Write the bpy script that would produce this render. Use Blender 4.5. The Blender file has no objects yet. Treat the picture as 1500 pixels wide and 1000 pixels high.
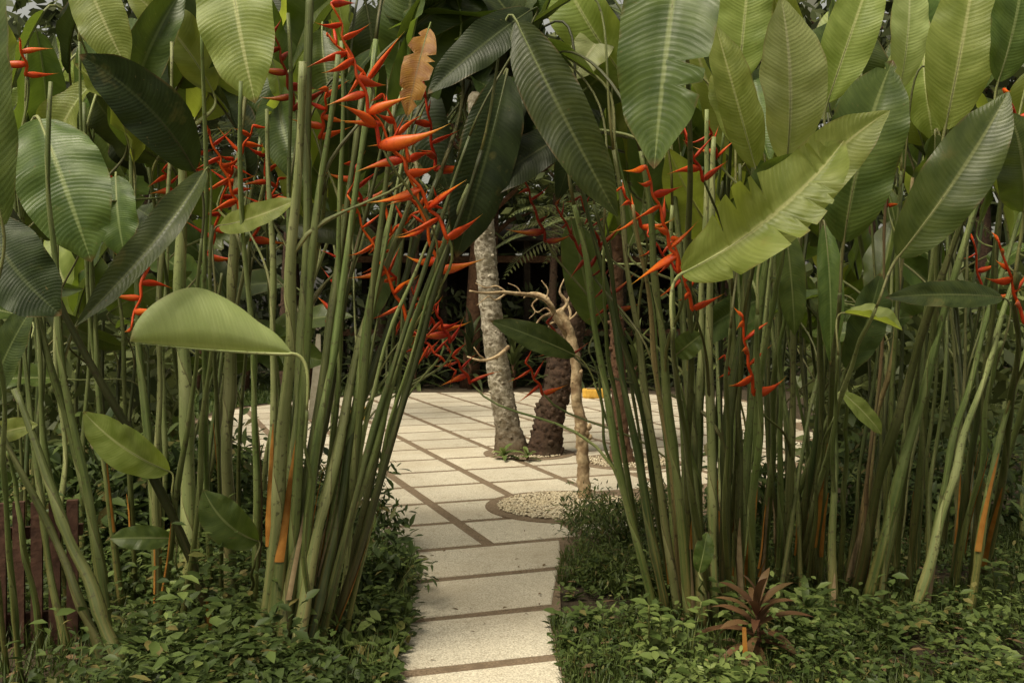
import bpy, math, random
from mathutils import Vector, Matrix, noise
from mathutils.geometry import tessellate_polygon
R = random.Random(11)
F = 1458.0; H = 1.5; HY = 450.0
V = Vector
C = bpy.context.scene.collection
def P(px, py, Y): return V(((px-750)/F*Y, Y, H-(py-HY)/F*Y))
def G(px, py):
    Y = F*H/(py-HY); return V(((px-750)/F*Y, Y, 0))
U = R.uniform

# ------------------------------------------------------------ materials
def newmat(name):
    m = bpy.data.materials.new(name); m.use_nodes = True
    nt = m.node_tree; nt.nodes.clear()
    return m, nt
def N(nt, t, **k):
    n = nt.nodes.new(t)
    for a, b in k.items(): setattr(n, a, b)
    return n
def L(nt, a, b): nt.links.new(a, b)
def mth(nt, op, a, b=None, c=None):
    n = N(nt, 'ShaderNodeMath', operation=op)
    for i, x in enumerate((a, b, c)):
        if x is None: continue
        if isinstance(x, (int, float)): n.inputs[i].default_value = x
        else: L(nt, x, n.inputs[i])
    return n.outputs[0]
def mixc(nt, f, a, b, bt='MIX'):
    n = N(nt, 'ShaderNodeMix', data_type='RGBA', blend_type=bt)
    for i, x in ((0, f), (6, a), (7, b)):
        if isinstance(x, (int, float)): n.inputs[i].default_value = x
        elif isinstance(x, tuple): n.inputs[i].default_value = (*x, 1)
        else: L(nt, x, n.inputs[i])
    return n.outputs[2]
def nse(nt, scale, detail=4, vec=None, rough=.55):
    n = N(nt, 'ShaderNodeTexNoise'); n.inputs['Scale'].default_value = scale
    n.inputs['Detail'].default_value = detail; n.inputs['Roughness'].default_value = rough
    if vec is not None: L(nt, vec, n.inputs['Vector'])
    return n.outputs['Fac']
def rng(nt, x, a, b, c=0., d=1.):
    n = N(nt, 'ShaderNodeMapRange'); L(nt, x, n.inputs[0])
    for i, q in enumerate((a, b, c, d)): n.inputs[i+1].default_value = q
    return n.outputs[0]
def obco(nt): return N(nt, 'ShaderNodeTexCoord').outputs['Object']
def finish(nt, col, rough=.6, transl=0., tcol=None, bump=None, bstr=.3, bdist=.01, spec=.4):
    p = N(nt, 'ShaderNodeBsdfPrincipled'); o = N(nt, 'ShaderNodeOutputMaterial')
    if isinstance(col, tuple): p.inputs['Base Color'].default_value = (*col, 1)
    else: L(nt, col, p.inputs['Base Color'])
    if isinstance(rough, (int, float)): p.inputs['Roughness'].default_value = rough
    else: L(nt, rough, p.inputs['Roughness'])
    p.inputs['Specular IOR Level'].default_value = spec
    if bump is not None:
        b = N(nt, 'ShaderNodeBump'); b.inputs['Strength'].default_value = bstr
        b.inputs['Distance'].default_value = bdist
        L(nt, bump, b.inputs['Height']); L(nt, b.outputs[0], p.inputs['Normal'])
    if transl > 0:
        t = N(nt, 'ShaderNodeBsdfTranslucent'); x = N(nt, 'ShaderNodeMixShader')
        x.inputs[0].default_value = transl
        tc = tcol if tcol is not None else col
        if isinstance(tc, tuple): t.inputs[0].default_value = (*tc, 1)
        else: L(nt, tc, t.inputs[0])
        L(nt, p.outputs[0], x.inputs[1]); L(nt, t.outputs[0], x.inputs[2]); L(nt, x.outputs[0], o.inputs[0])
    else: L(nt, p.outputs[0], o.inputs[0])

def leafmat(name, c1, c2, rib, transl=.28, rough=.42, brown=.5, spec=.4, vein=.12):
    m, nt = newmat(name)
    uv = N(nt, 'ShaderNodeUVMap').outputs[0]
    s = N(nt, 'ShaderNodeSeparateXYZ'); L(nt, uv, s.inputs[0])
    a = mth(nt, 'ABSOLUTE', mth(nt, 'SUBTRACT', s.outputs[1], .5))
    ph = mth(nt, 'SUBTRACT', s.outputs[0], mth(nt, 'MULTIPLY', mth(nt, 'MULTIPLY', a, a), .22))
    oi = N(nt, 'ShaderNodeObjectInfo').outputs['Random']
    cb = N(nt, 'ShaderNodeCombineXYZ'); L(nt, mth(nt, 'MULTIPLY', ph, 85.), cb.inputs[0]); L(nt, mth(nt, 'MULTIPLY', a, 1.2), cb.inputs[1])
    L(nt, mth(nt, 'MULTIPLY', oi, 40.), cb.inputs[2])
    streak = nse(nt, 1.3, 6, cb.outputs[0], .7)
    cb2 = N(nt, 'ShaderNodeCombineXYZ'); L(nt, mth(nt, 'MULTIPLY', ph, 9.), cb2.inputs[0]); L(nt, mth(nt, 'MULTIPLY', s.outputs[1], 2.2), cb2.inputs[1]); L(nt, mth(nt, 'MULTIPLY', oi, 70.), cb2.inputs[2])
    broad = nse(nt, 1.1, 3, cb2.outputs[0], .5)
    w1 = mth(nt, 'SINE', mth(nt, 'ADD', mth(nt, 'MULTIPLY', ph, 250.), mth(nt, 'MULTIPLY', streak, 4.)))
    oc = obco(nt)
    col = mixc(nt, rng(nt, broad, .34, .66), c1, c2)
    col = mixc(nt, rng(nt, streak, .40, .70, 0, .36), col, tuple(x*.60 for x in c1))
    col = mixc(nt, rng(nt, w1, .2, 1, 0, vein), col, tuple(x*.55 for x in c1))
    fl = nse(nt, 60, 2, oc)
    col = mixc(nt, rng(nt, fl, .70, .75, 0, brown), col, (.20, .15, .06))
    edge = mth(nt, 'MULTIPLY', rng(nt, a, .455, .495), rng(nt, nse(nt, 7, 3, oc), .5, .6))
    col = mixc(nt, mth(nt, 'MULTIPLY', edge, brown), col, (.19, .12, .045))
    tipb = mth(nt, 'MULTIPLY', rng(nt, s.outputs[0], .955, .985), rng(nt, oi, .3, .4))
    col = mixc(nt, tipb, col, (.13, .08, .03))
    blot = mth(nt, 'MULTIPLY', rng(nt, nse(nt, 5, 4, oc, .65), .64, .71), brown*.6)
    col = mixc(nt, blot, col, (.21, .18, .05))
    ribm = rng(nt, a, .014, .036, 1, 0)
    col = mixc(nt, mth(nt, 'MULTIPLY', ribm, .85), col, rib)
    hs = N(nt, 'ShaderNodeHueSaturation'); L(nt, col, hs.inputs['Color'])
    L(nt, rng(nt, oi, 0, 1, .68, 1.22), hs.inputs['Value'])
    L(nt, rng(nt, oi, 0, 1, .478, .508), hs.inputs['Hue'])
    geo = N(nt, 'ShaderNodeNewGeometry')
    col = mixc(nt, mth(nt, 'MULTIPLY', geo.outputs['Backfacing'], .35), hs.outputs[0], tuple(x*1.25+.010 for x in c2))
    bp = mth(nt, 'ADD', mth(nt, 'ADD', streak, mth(nt, 'MULTIPLY', w1, .2)), mth(nt, 'MULTIPLY', broad, 1.4))
    tc = mixc(nt, .6, col, (c2[0]*1.85, c2[1]*1.75, c2[2]*.5))
    finish(nt, col, rng(nt, streak, .3, .7, rough-.08, rough+.12), transl, tc, bp, .28, .006, spec)
    return m
M = {}
M['light'] = leafmat('leaf_light', (.168, .232, .042), (.295, .365, .092), (.50, .53, .22), .46, .42, .55)
M['mid'] = leafmat('leaf_mid', (.056, .100, .020), (.118, .178, .040), (.25, .31, .11), .38, .38, .5)
M['dark'] = leafmat('leaf_dark', (.015, .026, .007), (.031, .049, .013), (.06, .08, .026), .18, .42, .4, .25)  # darkened leaf green: shade on the backlit upper leaves is put into the colour
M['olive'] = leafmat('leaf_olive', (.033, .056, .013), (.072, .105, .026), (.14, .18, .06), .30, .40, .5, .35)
M['pale'] = leafmat('leaf_pale', (.25, .31, .11), (.39, .45, .19), (.52, .54, .3), .38, .46, .5, .4, .16)
M['yellow'] = leafmat('leaf_yellow', (.22, .085, .010), (.36, .19, .015), (.2, .12, .04), .25, .5, .9)

def stemmat(name, c1, c2, c3, browny=.4):
    m, nt = newmat(name)
    uv = N(nt, 'ShaderNodeUVMap').outputs[0]
    mp = N(nt, 'ShaderNodeMapping'); L(nt, uv, mp.inputs[0]); mp.inputs['Scale'].default_value = (9, 1.1, 1)
    oi = N(nt, 'ShaderNodeObjectInfo').outputs['Random']
    cb = N(nt, 'ShaderNodeCombineXYZ'); L(nt, mth(nt, 'MULTIPLY', oi, 50.), cb.inputs[2]); L(nt, cb.outputs[0], mp.inputs['Location'])
    st = nse(nt, 1.6, 6, mp.outputs[0], .68)
    oc = obco(nt)
    b = nse(nt, 3.2, 3, oc)
    col = mixc(nt, rng(nt, st, .34, .66), c1, c2)
    col = mixc(nt, rng(nt, b, .48, .66, 0, .6), col, c3)
    s = N(nt, 'ShaderNodeSeparateXYZ'); L(nt, uv, s.inputs[0])
    low = rng(nt, s.outputs[1], 0, .8, 1, 0)
    col = mixc(nt, mth(nt, 'MULTIPLY', mth(nt, 'MULTIPLY', low, rng(nt, st, .46, .56)), browny), col, (.26, .15, .05))
    sh = mth(nt, 'FRACT', mth(nt, 'ADD', mth(nt, 'MULTIPLY', s.outputs[1], 1.4), mth(nt, 'ADD', oi, mth(nt, 'MULTIPLY', s.outputs[0], .9))))
    col = mixc(nt, rng(nt, sh, .0, .04, .8, 0), col, (.10, .075, .03))
    col = mixc(nt, rng(nt, sh, .80, 1.0, 0, .5), col, tuple(min(1, x*1.6) for x in c3))
    fl = nse(nt, 45, 2, oc)
    col = mixc(nt, rng(nt, fl, .60, .68, 0, .7), col, (.06, .05, .022))
    hs = N(nt, 'ShaderNodeHueSaturation'); L(nt, col, hs.inputs['Color'])
    L(nt, rng(nt, oi, 0, 1, .58, 1.35), hs.inputs['Value']); L(nt, rng(nt, oi, 0, 1, .478, .51), hs.inputs['Hue'])
    finish(nt, hs.outputs[0], .46, 0, None, st, .6, .007, .35)
    return m
M['stem'] = stemmat('stem_green', (.060, .086, .021), (.130, .165, .048), (.17, .19, .075), .45)
M['stemlight'] = stemmat('stem_pale', (.135, .170, .055), (.24, .272, .105), (.29, .30, .14), .5)
M['stemdark'] = stemmat('stem_dark', (.026, .040, .011), (.060, .080, .022), (.088, .10, .035), .4)
M['drystem'] = stemmat('stem_dry', (.15, .11, .045), (.29, .22, .10), (.13, .15, .05), .5)

def simple(name, c1, c2, scale=8, rough=.8, bstr=.5, bdist=.01, detail=5, c3=None, transl=0, sc3=None):
    m, nt = newmat(name); oc = obco(nt)
    n = nse(nt, scale, detail, oc, .62)
    col = mixc(nt, rng(nt, n, .32, .68), c1, c2)
    if c3: col = mixc(nt, rng(nt, nse(nt, sc3 or scale*.21, 3, oc), .46, .66), col, c3)
    finish(nt, col, rough, transl, None, n, bstr, bdist, .25)
    return m
M['soil'] = simple('soil', (.026, .020, .012), (.07, .052, .032), 9, .95, .8, .03, 8)
M['joint'] = simple('joint_pebbledash', (.11, .078, .050), (.27, .20, .135), 90, .9, .8, .008, 3, (.15, .11, .072))
M['drysheath'] = simple('dry_sheath', (.32, .12, .016), (.48, .23, .05), 14, .6, .4, .004, 5, (.19, .10, .035), .15)
M['drytan'] = simple('dry_tan', (.24, .17, .09), (.40, .30, .17), 20, .7, .4, .004, 5, (.13, .09, .045), .15)
M['barkdark'] = simple('bark_dark', (.022, .013, .009), (.085, .050, .032), 22, .9, .9, .02, 6, (.05, .034, .02))
M['barkbrown'] = simple('bark_brown', (.05, .025, .014), (.13, .07, .038), 16, .9, .9, .02, 6)
M['driftwood'] = simple('driftwood', (.32, .22, .12), (.62, .48, .30), 30, .8, .9, .012, 8, (.22, .14, .075), 0, 9)
M['wood'] = simple('fence_wood', (.045, .022, .015), (.11, .055, .036), 22, .85, .8, .008, 6)
M['darkwood'] = simple('pavilion_wood', (.012, .009, .006), (.035, .025, .016), 10, .9, .5, .004, 5)
M['thatch'] = simple('thatch', (.14, .105, .06), (.28, .22, .14), 30, .95, .8, .01, 6)
M['yellowblock'] = simple('yellow_block', (.50, .27, .035), (.68, .42, .08), 25, .7, .3, .004, 4)
M['whiteboard'] = simple('white_panel', (.30, .27, .20), (.40, .37, .29), 12, .7, .2, .004, 4)

def barkpale():
    m, nt = newmat('bark_pale'); oc = obco(nt)
    n = nse(nt, 22, 7, oc, .7); n2 = nse(nt, 6, 4, oc, .6)
    s = N(nt, 'ShaderNodeSeparateXYZ'); L(nt, oc, s.inputs[0])
    mp = N(nt, 'ShaderNodeMapping'); mp.inputs['Scale'].default_value = (1, 1, 1.5); L(nt, oc, mp.inputs[0])
    v = N(nt, 'ShaderNodeTexVoronoi'); v.inputs['Scale'].default_value = 11; L(nt, mp.outputs[0], v.inputs['Vector'])
    ring = mth(nt, 'SINE', mth(nt, 'ADD', mth(nt, 'MULTIPLY', s.outputs[2], 60.), mth(nt, 'MULTIPLY', n2, 18.)))
    col = mixc(nt, rng(nt, n, .40, .60), (.18, .155, .11), (.53, .48, .39))
    col = mixc(nt, rng(nt, v.outputs['Distance'], .20, .34, .85, 0), col, (.11, .085, .055))
    col = mixc(nt, rng(nt, ring, .6, 1, 0, .5), col, (.15, .12, .08))
    col = mixc(nt, rng(nt, n2, .5, .60, 0, .55), col, (.20, .175, .115))
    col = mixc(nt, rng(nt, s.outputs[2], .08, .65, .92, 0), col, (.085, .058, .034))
    finish(nt, col, .9, 0, None, mth(nt, 'SUBTRACT', n, mth(nt, 'MULTIPLY', v.outputs['Distance'], .6)), .9, .02, .15); return m
M['barkpale'] = barkpale()

def paving():
    m, nt = newmat('paving_slab'); oc = obco(nt)
    f = nse(nt, 130, 3, oc, .7); g = nse(nt, 1.3, 5, oc, .6); h = nse(nt, 11, 6, oc, .7)
    col = mixc(nt, rng(nt, f, .38, .62), (.35, .31, .24), (.66, .61, .50))
    col = mixc(nt, rng(nt, g, .42, .68, 0, .55), col, (.39, .33, .24))
    col = mixc(nt, rng(nt, h, .55, .72, 0, .5), col, (.26, .21, .145))
    v = N(nt, 'ShaderNodeTexVoronoi'); v.inputs['Scale'].default_value = 60; L(nt, oc, v.inputs['Vector'])
    col = mixc(nt, rng(nt, v.outputs['Distance'], .1, .24, .7, 0), col, (.18, .14, .10))
    uv = N(nt, 'ShaderNodeUVMap').outputs[0]; s = N(nt, 'ShaderNodeSeparateXYZ'); L(nt, uv, s.inputs[0])
    hs = N(nt, 'ShaderNodeHueSaturation'); L(nt, col, hs.inputs['Color']); L(nt, rng(nt, s.outputs[0], 0, 1, .88, 1.08), hs.inputs['Value'])
    finish(nt, hs.outputs[0], .9, 0, None, f, .5, .005, .2); return m
M['slab'] = paving()

def smallleaf(name, c1, c2, c3, transl=.25, rough=.5, dead=.7):
    m, nt = newmat(name)
    uv = N(nt, 'ShaderNodeUVMap').outputs[0]; s = N(nt, 'ShaderNodeSeparateXYZ'); L(nt, uv, s.inputs[0])
    col = mixc(nt, s.outputs[0], c1, c2)
    oc = obco(nt)
    col = mixc(nt, rng(nt, nse(nt, 1.7, 3, oc), .45, .65), col, c3)
    col = mixc(nt, rng(nt, s.outputs[0], .93, .96, 0, dead), col, (.19, .14, .05))
    finish(nt, col, rough, transl, None, None, 0, 0, .3); return m
M['cover'] = smallleaf('ground_cover_leaf', (.026, .048, .010), (.118, .162, .038), (.042, .066, .017))
M['coverlight'] = smallleaf('ground_cover_light', (.060, .095, .020), (.22, .275, .082), (.085, .125, .032))
M['grass'] = smallleaf('grass_blade', (.031, .053, .011), (.120, .158, .034), (.058, .083, .018))
M['jungle'] = smallleaf('jungle_leaf', (.017, .025, .009), (.080, .100, .034), (.026, .034, .012), .2)  # deep shade of the background foliage is painted in as a very dark base
M['jungle2'] = smallleaf('jungle_leaf_lighter', (.040, .056, .016), (.18, .21, .065), (.052, .068, .020), .3)
M['cordy'] = smallleaf('reddish_leaf', (.085, .035, .020), (.17, .095, .045), (.075, .065, .022))
M['litter'] = smallleaf('leaf_litter', (.06, .035, .018), (.24, .16, .08), (.12, .075, .035), 0, .8)
M['pebble'] = smallleaf('pebble', (.36, .28, .18), (.76, .69, .53), (.52, .44, .30), 0, .6)

def bractmat(name, c1, c2, tip):
    m, nt = newmat(name)
    uv = N(nt, 'ShaderNodeUVMap').outputs[0]; s = N(nt, 'ShaderNodeSeparateXYZ'); L(nt, uv, s.inputs[0])
    oi = N(nt, 'ShaderNodeObjectInfo').outputs['Random']
    col = mixc(nt, oi, c1, c2)
    top = mth(nt, 'MULTIPLY', rng(nt, s.outputs[1], .1, .85), rng(nt, mth(nt, 'ABSOLUTE', mth(nt, 'SUBTRACT', s.outputs[0], .25)), 0, .2, 1, 0))
    col = mixc(nt, mth(nt, 'MULTIPLY', top, .95), col, (.66, .27, .012))
    col = mixc(nt, rng(nt, s.outputs[1], .70, .92, 0, .85), col, tip)
    col = mixc(nt, rng(nt, nse(nt, 35, 3, obco(nt)), .56, .70, 0, .5), col, tuple(x*.4 for x in c1))
    finish(nt, col, .42, .2, None, nse(nt, 30, 3, obco(nt)), .3, .004, .35); return m
M['orange'] = bractmat('bract_orange', (.58, .036, .007), (.70, .105, .010), (.46, .28, .03))
M['red'] = bractmat('bract_red', (.46, .024, .008), (.60, .060, .010), (.36, .20, .02))
M['darkred'] = bractmat('bract_dark_red', (.22, .016, .008), (.36, .034, .010), (.20, .10, .02))

# ------------------------------------------------------------ mesh tools
ORG = {}
class MB:
    def __init__(s): s.v = []; s.f = []; s.uv = []
    def build(s, name, mat, parent=None, org=None, smooth=True):
        o0 = org if org is not None else (ORG.get(parent.name, V((0, 0, 0))) if parent else V((0, 0, 0)))
        me = bpy.data.meshes.new(name)
        me.from_pydata([(a[0]-o0[0], a[1]-o0[1], a[2]-o0[2]) for a in s.v], [], s.f)
        if s.uv:
            ul = me.uv_layers.new(name='UVMap')
            idx = [0]*len(me.loops); me.loops.foreach_get('vertex_index', idx)
            flat = []
            for i in idx: flat += [s.uv[i][0], s.uv[i][1]]
            ul.data.foreach_set('uv', flat)
        if smooth: me.polygons.foreach_set('use_smooth', [True]*len(me.polygons))
        me.materials.append(M[mat] if isinstance(mat, str) else mat)
        o = bpy.data.objects.new(name, me); C.objects.link(o)
        if parent: o.parent = parent
        elif org is not None: o.location = org
        ORG[o.name] = V(o0)
        return o
    def tube(s, pts, rad, sides=8, cap=True, disp=None, flat=1.0):
        n = len(pts); base = len(s.v)
        t0 = (pts[1]-pts[0]).normalized()
        ref = V((1, 0, 0)) if abs(t0.x) < .9 else V((0, 1, 0))
        a = t0.cross(ref).normalized(); ln = 0.
        for i in range(n):
            t = (pts[min(i+1, n-1)]-pts[max(i-1, 0)])
            if t.length < 1e-9: t = t0
            t = t.normalized(); a = (a - t*a.dot(t)).normalized(); b = t.cross(a)
            if i: ln += (pts[i]-pts[i-1]).length
            r = rad[i] if isinstance(rad, (list, tuple)) else rad
            for j in range(sides):
                th = 2*math.pi*j/sides
                rr = r*(1+(disp(i, j, th, ln) if disp else 0))
                s.v.append(pts[i]+a*math.cos(th)*rr+b*math.sin(th)*rr*flat); s.uv.append((j/sides, ln))
        for i in range(n-1):
            for j in range(sides):
                k = (j+1) % sides
                s.f.append((base+i*sides+j, base+i*sides+k, base+(i+1)*sides+k, base+(i+1)*sides+j))
        if cap:
            s.f.append(tuple(base+j for j in reversed(range(sides))))
            s.f.append(tuple(base+(n-1)*sides+j for j in range(sides)))
    def box(s, c, sx, sy, sz, rz=0):
        b = len(s.v); cs, sn = math.cos(rz), math.sin(rz)
        for dx, dy, dz in ((-1,-1,-1),(1,-1,-1),(1,1,-1),(-1,1,-1),(-1,-1,1),(1,-1,1),(1,1,1),(-1,1,1)):
            x, y = dx*sx/2, dy*sy/2
            s.v.append((c[0]+x*cs-y*sn, c[1]+x*sn+y*cs, c[2]+dz*sz/2)); s.uv.append((.5, .5))
        for q in ((0,3,2,1),(4,5,6,7),(0,1,5,4),(1,2,6,5),(2,3,7,6),(3,0,4,7)): s.f.append(tuple(b+i for i in q))
    def sleaf(s, p, d, n, l, w, u):
        d = d.normalized(); sd = d.cross(n)
        if sd.length < 1e-4: sd = V((1, 0, 0))
        sd.normalize(); n = sd.cross(d); b = len(s.v)
        s.v += [p, p+d*l*.4+sd*w*.5+n*w*.12, p+d*l*.45-n*0.0, p+d*l*.4-sd*w*.5+n*w*.12, p+d*l*.75+sd*w*.33+n*w*.03, p+d*l*.75-sd*w*.33+n*w*.03, p+d*l-n*l*.12]
        s.uv += [(u, 0), (u, .5), (u, .5), (u, .5), (u, .8), (u, .8), (u, 1)]
        s.f += [(b, b+1, b+2), (b, b+2, b+3), (b+1, b+4, b+6, b+2), (b+2, b+6, b+5, b+3)]
    def qleaf(s, p, d, n, l, w, u):
        d = d.normalized(); sd = d.cross(n)
        if sd.length < 1e-4: sd = V((1, 0, 0))
        sd.normalize(); b = len(s.v)
        s.v += [p, p+d*l*.45+sd*w*.5, p+d*l, p+d*l*.45-sd*w*.5]; s.uv += [(u, 0), (u, .5), (u, 1), (u, .5)]
        s.f.append((b, b+1, b+2, b+3))
def catmull(cp, n):
    if len(cp) < 3: return [cp[0].lerp(cp[-1], i/(n-1)) for i in range(n)]
    q = [cp[0]*2-cp[1]]+list(cp)+[cp[-1]*2-cp[-2]]; out = []; m = len(cp)-1
    for i in range(n):
        u = i/(n-1)*m; k = min(int(u), m-1); t = u-k
        a, b, c, d = q[k:k+4]
        out.append(.5*((2*b)+(c-a)*t+(2*a-5*b+4*c-d)*t*t+(3*b-a-3*c+d)*t**3))
    return out
def bez(a, b, c, d, n):
    return [a*(1-t)**3+b*3*t*(1-t)**2+c*3*t*t*(1-t)+d*t**3 for t in [i/(n-1) for i in range(n)]]
def rvec(): return V((R.gauss(0, 1), R.gauss(0, 1), R.gauss(0, 1))).normalized()
def thing(name, label, cat, loc, group=None):
    o = bpy.data.objects.new(name, None); C.objects.link(o); o.location = loc; o.empty_display_size = .1
    o['label'] = label; o['category'] = cat
    if group: o['group'] = group
    ORG[o.name] = V(loc); return o
def tag(o, label, cat, group=None, kind=None):
    o['label'] = label; o['category'] = cat
    if group: o['group'] = group
    if kind: o['kind'] = kind
    return o
def setting(o, label, cat):
    return tag(o, label, cat, None, 'structure')

# ------------------------------------------------------------ leaves
def smooth(a, b, x):
    x = max(0, min(1, (x-a)/(b-a))); return x*x*(3-2*x)
def leafblade(mb, B, T, w, hint, arch=.07, sb=0., fold=.22, curl=.12, wave=.06, tear=0., rows=24, m=4, twist=.35, dent=0):
    D = T-B; Ln = D.length; d = D.normalized()
    n = (hint-d*hint.dot(d)).normalized(); sd0 = d.cross(n)
    mid = (B+T)/2+n*arch*Ln*2+sd0*sb*Ln*2
    ph1, ph2 = U(0, 6), U(0, 6); fr = U(5, 10); base = len(mb.v); rib = []
    tw = U(-twist, twist); sx = U(0, 50)
    cut = {}
    if tear:
        for sgn in (-1, 1):
            for i in range(3, rows-2):
                if R.random() < tear: cut[(i, sgn)] = U(.25, .8)
    for i in range(rows+1):
        s = i/rows
        p = B*(1-s)**2+mid*2*s*(1-s)+T*s*s
        t = ((mid-B)*2*(1-s)+(T-mid)*2*s).normalized()
        nn = (n-t*n.dot(t)).normalized()
        if m > 1: nn = Matrix.Rotation(tw*(s-.3), 3, t) @ nn
        sd = t.cross(nn)
        if dent:
            f = max(0., math.sin(math.pi*min(1, (s+.004)**1.12)))**.62*(1-dent*math.exp(-((s-.16)/.07)**2))
        else: f = max(0., math.sin(math.pi*min(1, (s+.004)**.82)))**.58*(1-.4*smooth(.78, 1, s))
        hw = w/2*f*(1+.02*math.sin(s*11+ph1)); rib.append((p, nn))
        for j in range(-m, m+1):
            v = j/m; av = abs(v); sg = 1 if v > 0 else -1
            h = hw*(cut.get((i, sg), 1) if av > 0 else 1)
            off = sd*(v*h*math.cos(fold*av**.5 if av else 0)) + nn*(av*h*math.sin(fold)-curl*h*av*av)
            off += nn*(av**1.5*h*wave*math.sin(s*fr*2+(ph1 if v > 0 else ph2)))
            if m > 1 and twist: off += nn*av*h*.16*noise.noise(V((s*9, v*2, sx)))
            off += t*(av*h*.22)
            mb.v.append(p+off); mb.uv.append((s, .5+v*.5))
    c = 2*m+1
    for i in range(rows):
        for j in range(2*m):
            a = base+i*c+j; mb.f.append((a, a+1, a+c+1, a+c))
    return rib

PL = []
class Plant: pass
def heliconia(cps, r, mat='stem', label=None, group=None, clump='', tip=.45, sheath=None):
    p = Plant(); org = V((cps[0].x, cps[0].y, 0))
    p.root = thing('heliconia_plant', label or '', 'plant', org, group); p.label = label; p.clump = clump
    n = 26; pts = catmull(cps, n); sx, sy = U(0, 99), U(0, 99)
    for i in range(1, n):
        t = i/n
        pts[i] = pts[i]+V((noise.noise(V((t*4, sx, 0))), noise.noise(V((t*4, sy, 5))), 0))*.034*min(1, t*3)
    p.pts = pts; p.r = r; p.nleaf = 0; p.spike = None; p.tip = tip
    ph = U(0, 1); k = U(2.2, 3.6); rad = []
    for i in range(n):
        t = i/(n-1); st = (t*k+ph) % 1.0
        rad.append(r*(1-(1-tip)*t**1.1)*(1.16-.32*st)*(1.2 if i == 0 else 1))
    mb = MB(); wob = U(0, 6)
    mb.tube(pts, rad, 12, disp=lambda i, j, th, l: .09*math.sin(th*2+wob+l*1.2)+.03*math.sin(th*5+wob))
    p.stem = mb.build('stem', mat, p.root); p.mat = mat
    if sheath is None: sheath = R.random() < .42
    if sheath:
        for q in range(R.choice((1, 1, 2))):
            mb = MB(); a0 = U(-3, 0) if R.random() < .7 else U(0, 3); arc = U(.6, 1.7); i0 = R.randint(0, 4); i1 = i0+R.randint(2, 7); b = len(mb.v)
            m2 = 5; out = U(.2, 1.4)
            for i in range(i0, i1+1):
                tt = (i-i0)/(i1-i0); c0 = pts[i]; wd = arc*(1-tt**1.5*.9)
                for j in range(m2+1):
                    th = a0+tt*.5+wd*(j/m2-.5); rr = rad[i]*1.14+.003+out*.03*max(0, tt-.55)
                    mb.v.append(c0+V((math.cos(th)*rr, math.sin(th)*rr, 0))); mb.uv.append((j/m2, tt))
            for i in range(i1-i0):
                for j in range(m2):
                    a = b+i*(m2+1)+j; mb.f.append((a, a+1, a+m2+2, a+m2+1))
            mb.build('dry_sheath', 'drysheath' if (R.random() < .5 or sheath is True and label) else 'drytan', p.root)
    PL.append(p); return p
def attach_pt(p, z):
    pts = p.pts
    for i in range(len(pts)-1, 0, -1):
        if pts[i].z <= z: return i
    return 2
def add_leaf(p, B, T, w, mat='mid', roll=0., hint=None, arch=.07, sb=0., fold=.28, curl=.12, wave=.08, tear=0., drop=.35, rows=28, twist=.35, dent=0):
    d = (T-B).normalized()
    h = hint or V((U(-.3, .3), -1, .35))
    h = (h-d*h.dot(d)).normalized()
    if roll: h = Matrix.Rotation(roll, 3, d) @ h
    mb = MB(); rib = leafblade(mb, B, T, w, h, arch, sb, fold, curl, wave, tear, rows, 4, twist, dent)
    leaf = mb.build('leaf', mat, p.root)
    i = attach_pt(p, B.z-drop); A = p.pts[i]; tg = (p.pts[i]-p.pts[max(i-2, 0)]).normalized()
    ds = (B-A).length
    d0 = (rib[2][0]-rib[0][0]).normalized()
    c = bez(A, A+tg*ds*.45, B-d0*ds*.35, B, 12)
    r0 = max(.005, p.r*.40); r1 = max(.004, min(.008, w*.022))
    pts = c+[q[0]-q[1]*r1*.5 for q in rib[1:-1]]
    n1 = len(rib)-2
    rad = [r0+(r1-r0)*(k/11)**.7 for k in range(12)]+[r1*(1-.85*(k+1)/n1) for k in range(n1)]
    ms = MB(); ms.tube(pts, rad, 6)
    sm = 'stemlight' if mat in ('light', 'pale', 'mid') else 'stem'
    ms.build('leaf_stalk', sm if mat != 'dark' else 'stemdark', leaf)
    p.nleaf += 1; return leaf
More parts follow.
